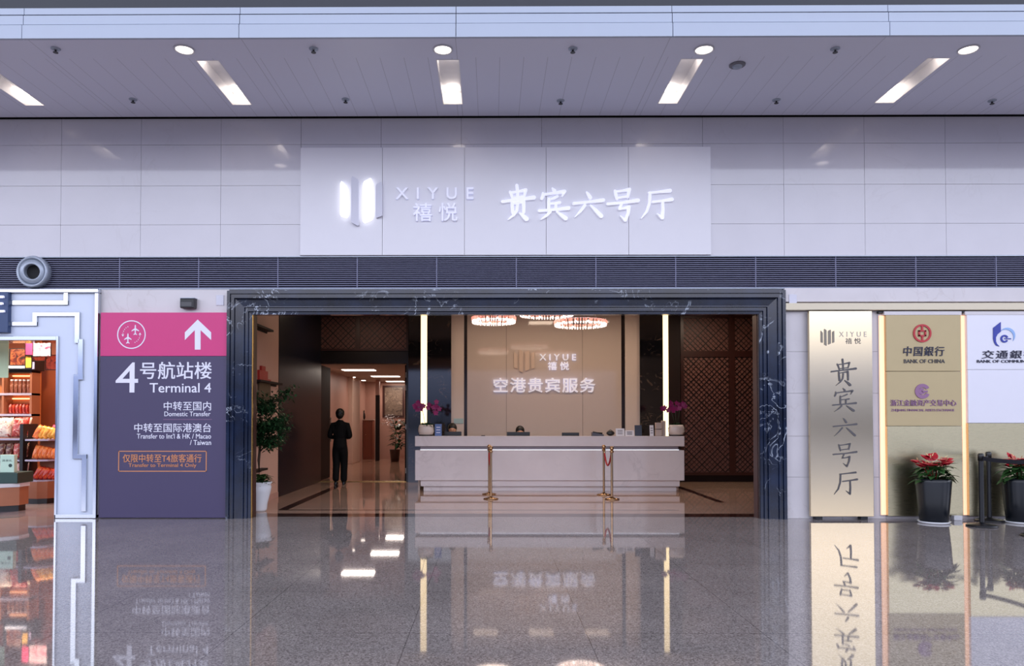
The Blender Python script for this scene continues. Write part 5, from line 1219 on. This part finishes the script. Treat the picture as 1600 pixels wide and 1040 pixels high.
# =============================================================== corridor things
for k, (pxa, pxb, py) in enumerate(((536, 586, 577), (581, 624, 587), (604, 631, 595))):
    v0, v1 = PZ(pxa, py, CZ), PZ(pxb, py, CZ); x0, x1, y = v0.x, v1.x, v0.y
    t = thing('corridor_light', f'long white strip light on the corridor ceiling, {ORD[k]} from the door', 'ceiling light', ((x0 + x1) / 2, y, CZ))
    obj('diffuser', box(B(), x0, x1, y - .22, y + .22, CZ - .03, CZ - .001, .006), mat('corridor_lamp', '#ffffff', .5, emit='#fff0e2', estr=2.4), t)
    obj('frame', box(B(), x0 - .02, x1 + .02, y - .24, y + .24, CZ - .012, CZ - .0005), 'white_metal', t)
    ld = bpy.data.lights.new('corridor_lamp', 'AREA'); ld.shape = 'RECTANGLE'; ld.size = x1 - x0; ld.size_y = .4; ld.energy = 17; ld.color = (1, .86, .76)
    lo = bpy.data.objects.new('corridor_lamp', ld); COL.objects.link(lo); lo.parent = t; lo.location = (0, 0, -.04)
for k, (px, py) in enumerate(((552, 589), (568, 594), (582, 597))):
    v = PZ(px, py, CZ); t = tag(obj('corridor_spot', lathe(B(), [(0, -.015), (.07, -.015), (.08, -.001), (0, -.001)], 0, 0, 16, Matrix.Translation((v.x, v.y, CZ))), 'lamp', None, True), f'small round spot in the corridor ceiling, {ORD[k]} from the door', 'downlight', 'corridor spots')
Yc = 26.9
a0, a1, b0, b1 = RC(569, 655, 582, 716, Yc)
t = thing('side_cabinet', 'orange-brown cabinet at the end of the corridor behind the door', 'cabinet', ((a0 + a1) / 2, Yc, 0))
obj('body', box(B(), max(a0 - .12, CX0 + .01), a1, Yc + .012, Yc + .45, .0, b1 - .03, .006), 'cabinet_wood', t); obj('door', box(B(), a0 + .02, a1 - .02, Yc - .005, Yc + .011, .1, b1 - .1, .004), 'cabinet_wood', t); obj('top', box(B(), max(a0 - .14, CX0 + .005), a1 + .03, Yc - .02, Yc + .46, b1 - .029, b1, .004), 'corridor_pale', t)
bm = B(); ball(bm, (a0 + .06, Yc - .02, .9), .018, seg=8); obj('knob', bm, 'brass', t, True)
vx = P(568, 650, Yc + .2).x
t = thing('vase', 'slender dark vase on the orange-brown corridor cabinet', 'vase', (vx, Yc + .2, b1)); T_ = Matrix.Translation((vx, Yc + .2, b1 + .001))
obj('body', lathe(B(), [(0, 0), (.05, 0), (.07, .08), (.06, .2), (.03, .26), (.045, .32), (.03, .32), (0, .28)], 0, 0, 20, T_), 'wood_dark', t, True)
obj('rim', lathe(B(), [(.04, .318), (.05, .322), (.05, .33), (.04, .33), (.04, .318)], 0, 0, 20, T_), 'brass', t, True)
a0, a1, _, _ = RC(586.5, 640, 592.5, 700, 26.0); zt_ = CZ - .002; zm = P(590, 617, 26).z
t = thing('corridor_post', 'slim dark post with a pale upper part standing in the corridor', 'post', ((a0 + a1) / 2, 26, 0))
obj('lower_shaft', box(B(), a0, a1, 26, 26.14, 0, zm, .006), 'wood_dark', t); obj('upper_shaft', box(B(), a0, a1, 26, 26.14, zm + .001, zt_, .006), 'corridor', t)
a0, a1, b0, b1 = RC(598, 602, 632, 652, CB - .03)
t = thing('wall_picture', 'brown framed picture on the corridor end wall above the white flowers', 'picture', ((a0 + a1) / 2, CB - .03, b0))
obj('frame', box(B(), a0, a1, CB - .03, CB - .001, b0, b1, .006), 'wood_red', t); obj('print', box(B(), a0 + .08, a1 - .08, CB - .034, CB - .0301, b0 + .08, b1 - .08), 'photo_muted', t)
c = P(617, 719, 25.5); cx, cy = c.x, 25.5
t = thing('floor_plant', 'tall corridor plant with white blossom and dark leaves in the doorway view', 'potted plant', (cx, cy, 0)); T_ = Matrix.Translation((cx, cy, 0))
obj('pot', lathe(B(), [(0, 0), (.14, 0), (.18, .4), (.2, .42), (.17, .42), (0, .38)], 0, 0, 24, T_), 'wood_red', t, R(50))
bm = B(); bm2 = B()
for k in range(120):
    an = r_.uniform(0, 6.28); L = r_.uniform(.2, .4); leafmesh(bm, Vector((cx + .1 * math.cos(an) + .12, cy + .1 * math.sin(an), r_.uniform(.5, 1.4))), Vector((math.cos(an), math.sin(an), r_.uniform(-.2, .8))), UP, L, .1)
for k in range(90):
    an = r_.uniform(0, 6.28); rr = r_.uniform(0, .26); leafmesh(bm2, Vector((cx - .16 + rr * math.cos(an), cy + rr * math.sin(an), 1.42 + r_.uniform(-.2, .2))), Vector((math.cos(an), math.sin(an), r_.uniform(0, 1))), Vector((.1, 0, 1)), .1, .07)
tube(bm, [(cx, cy, .38), (cx + .05, cy, 1.0), (cx - .1, cy, 1.5)], .015, 6)
obj('foliage', bm, 'leaf', t, True); obj('blossom', bm2, 'paper', t, True)
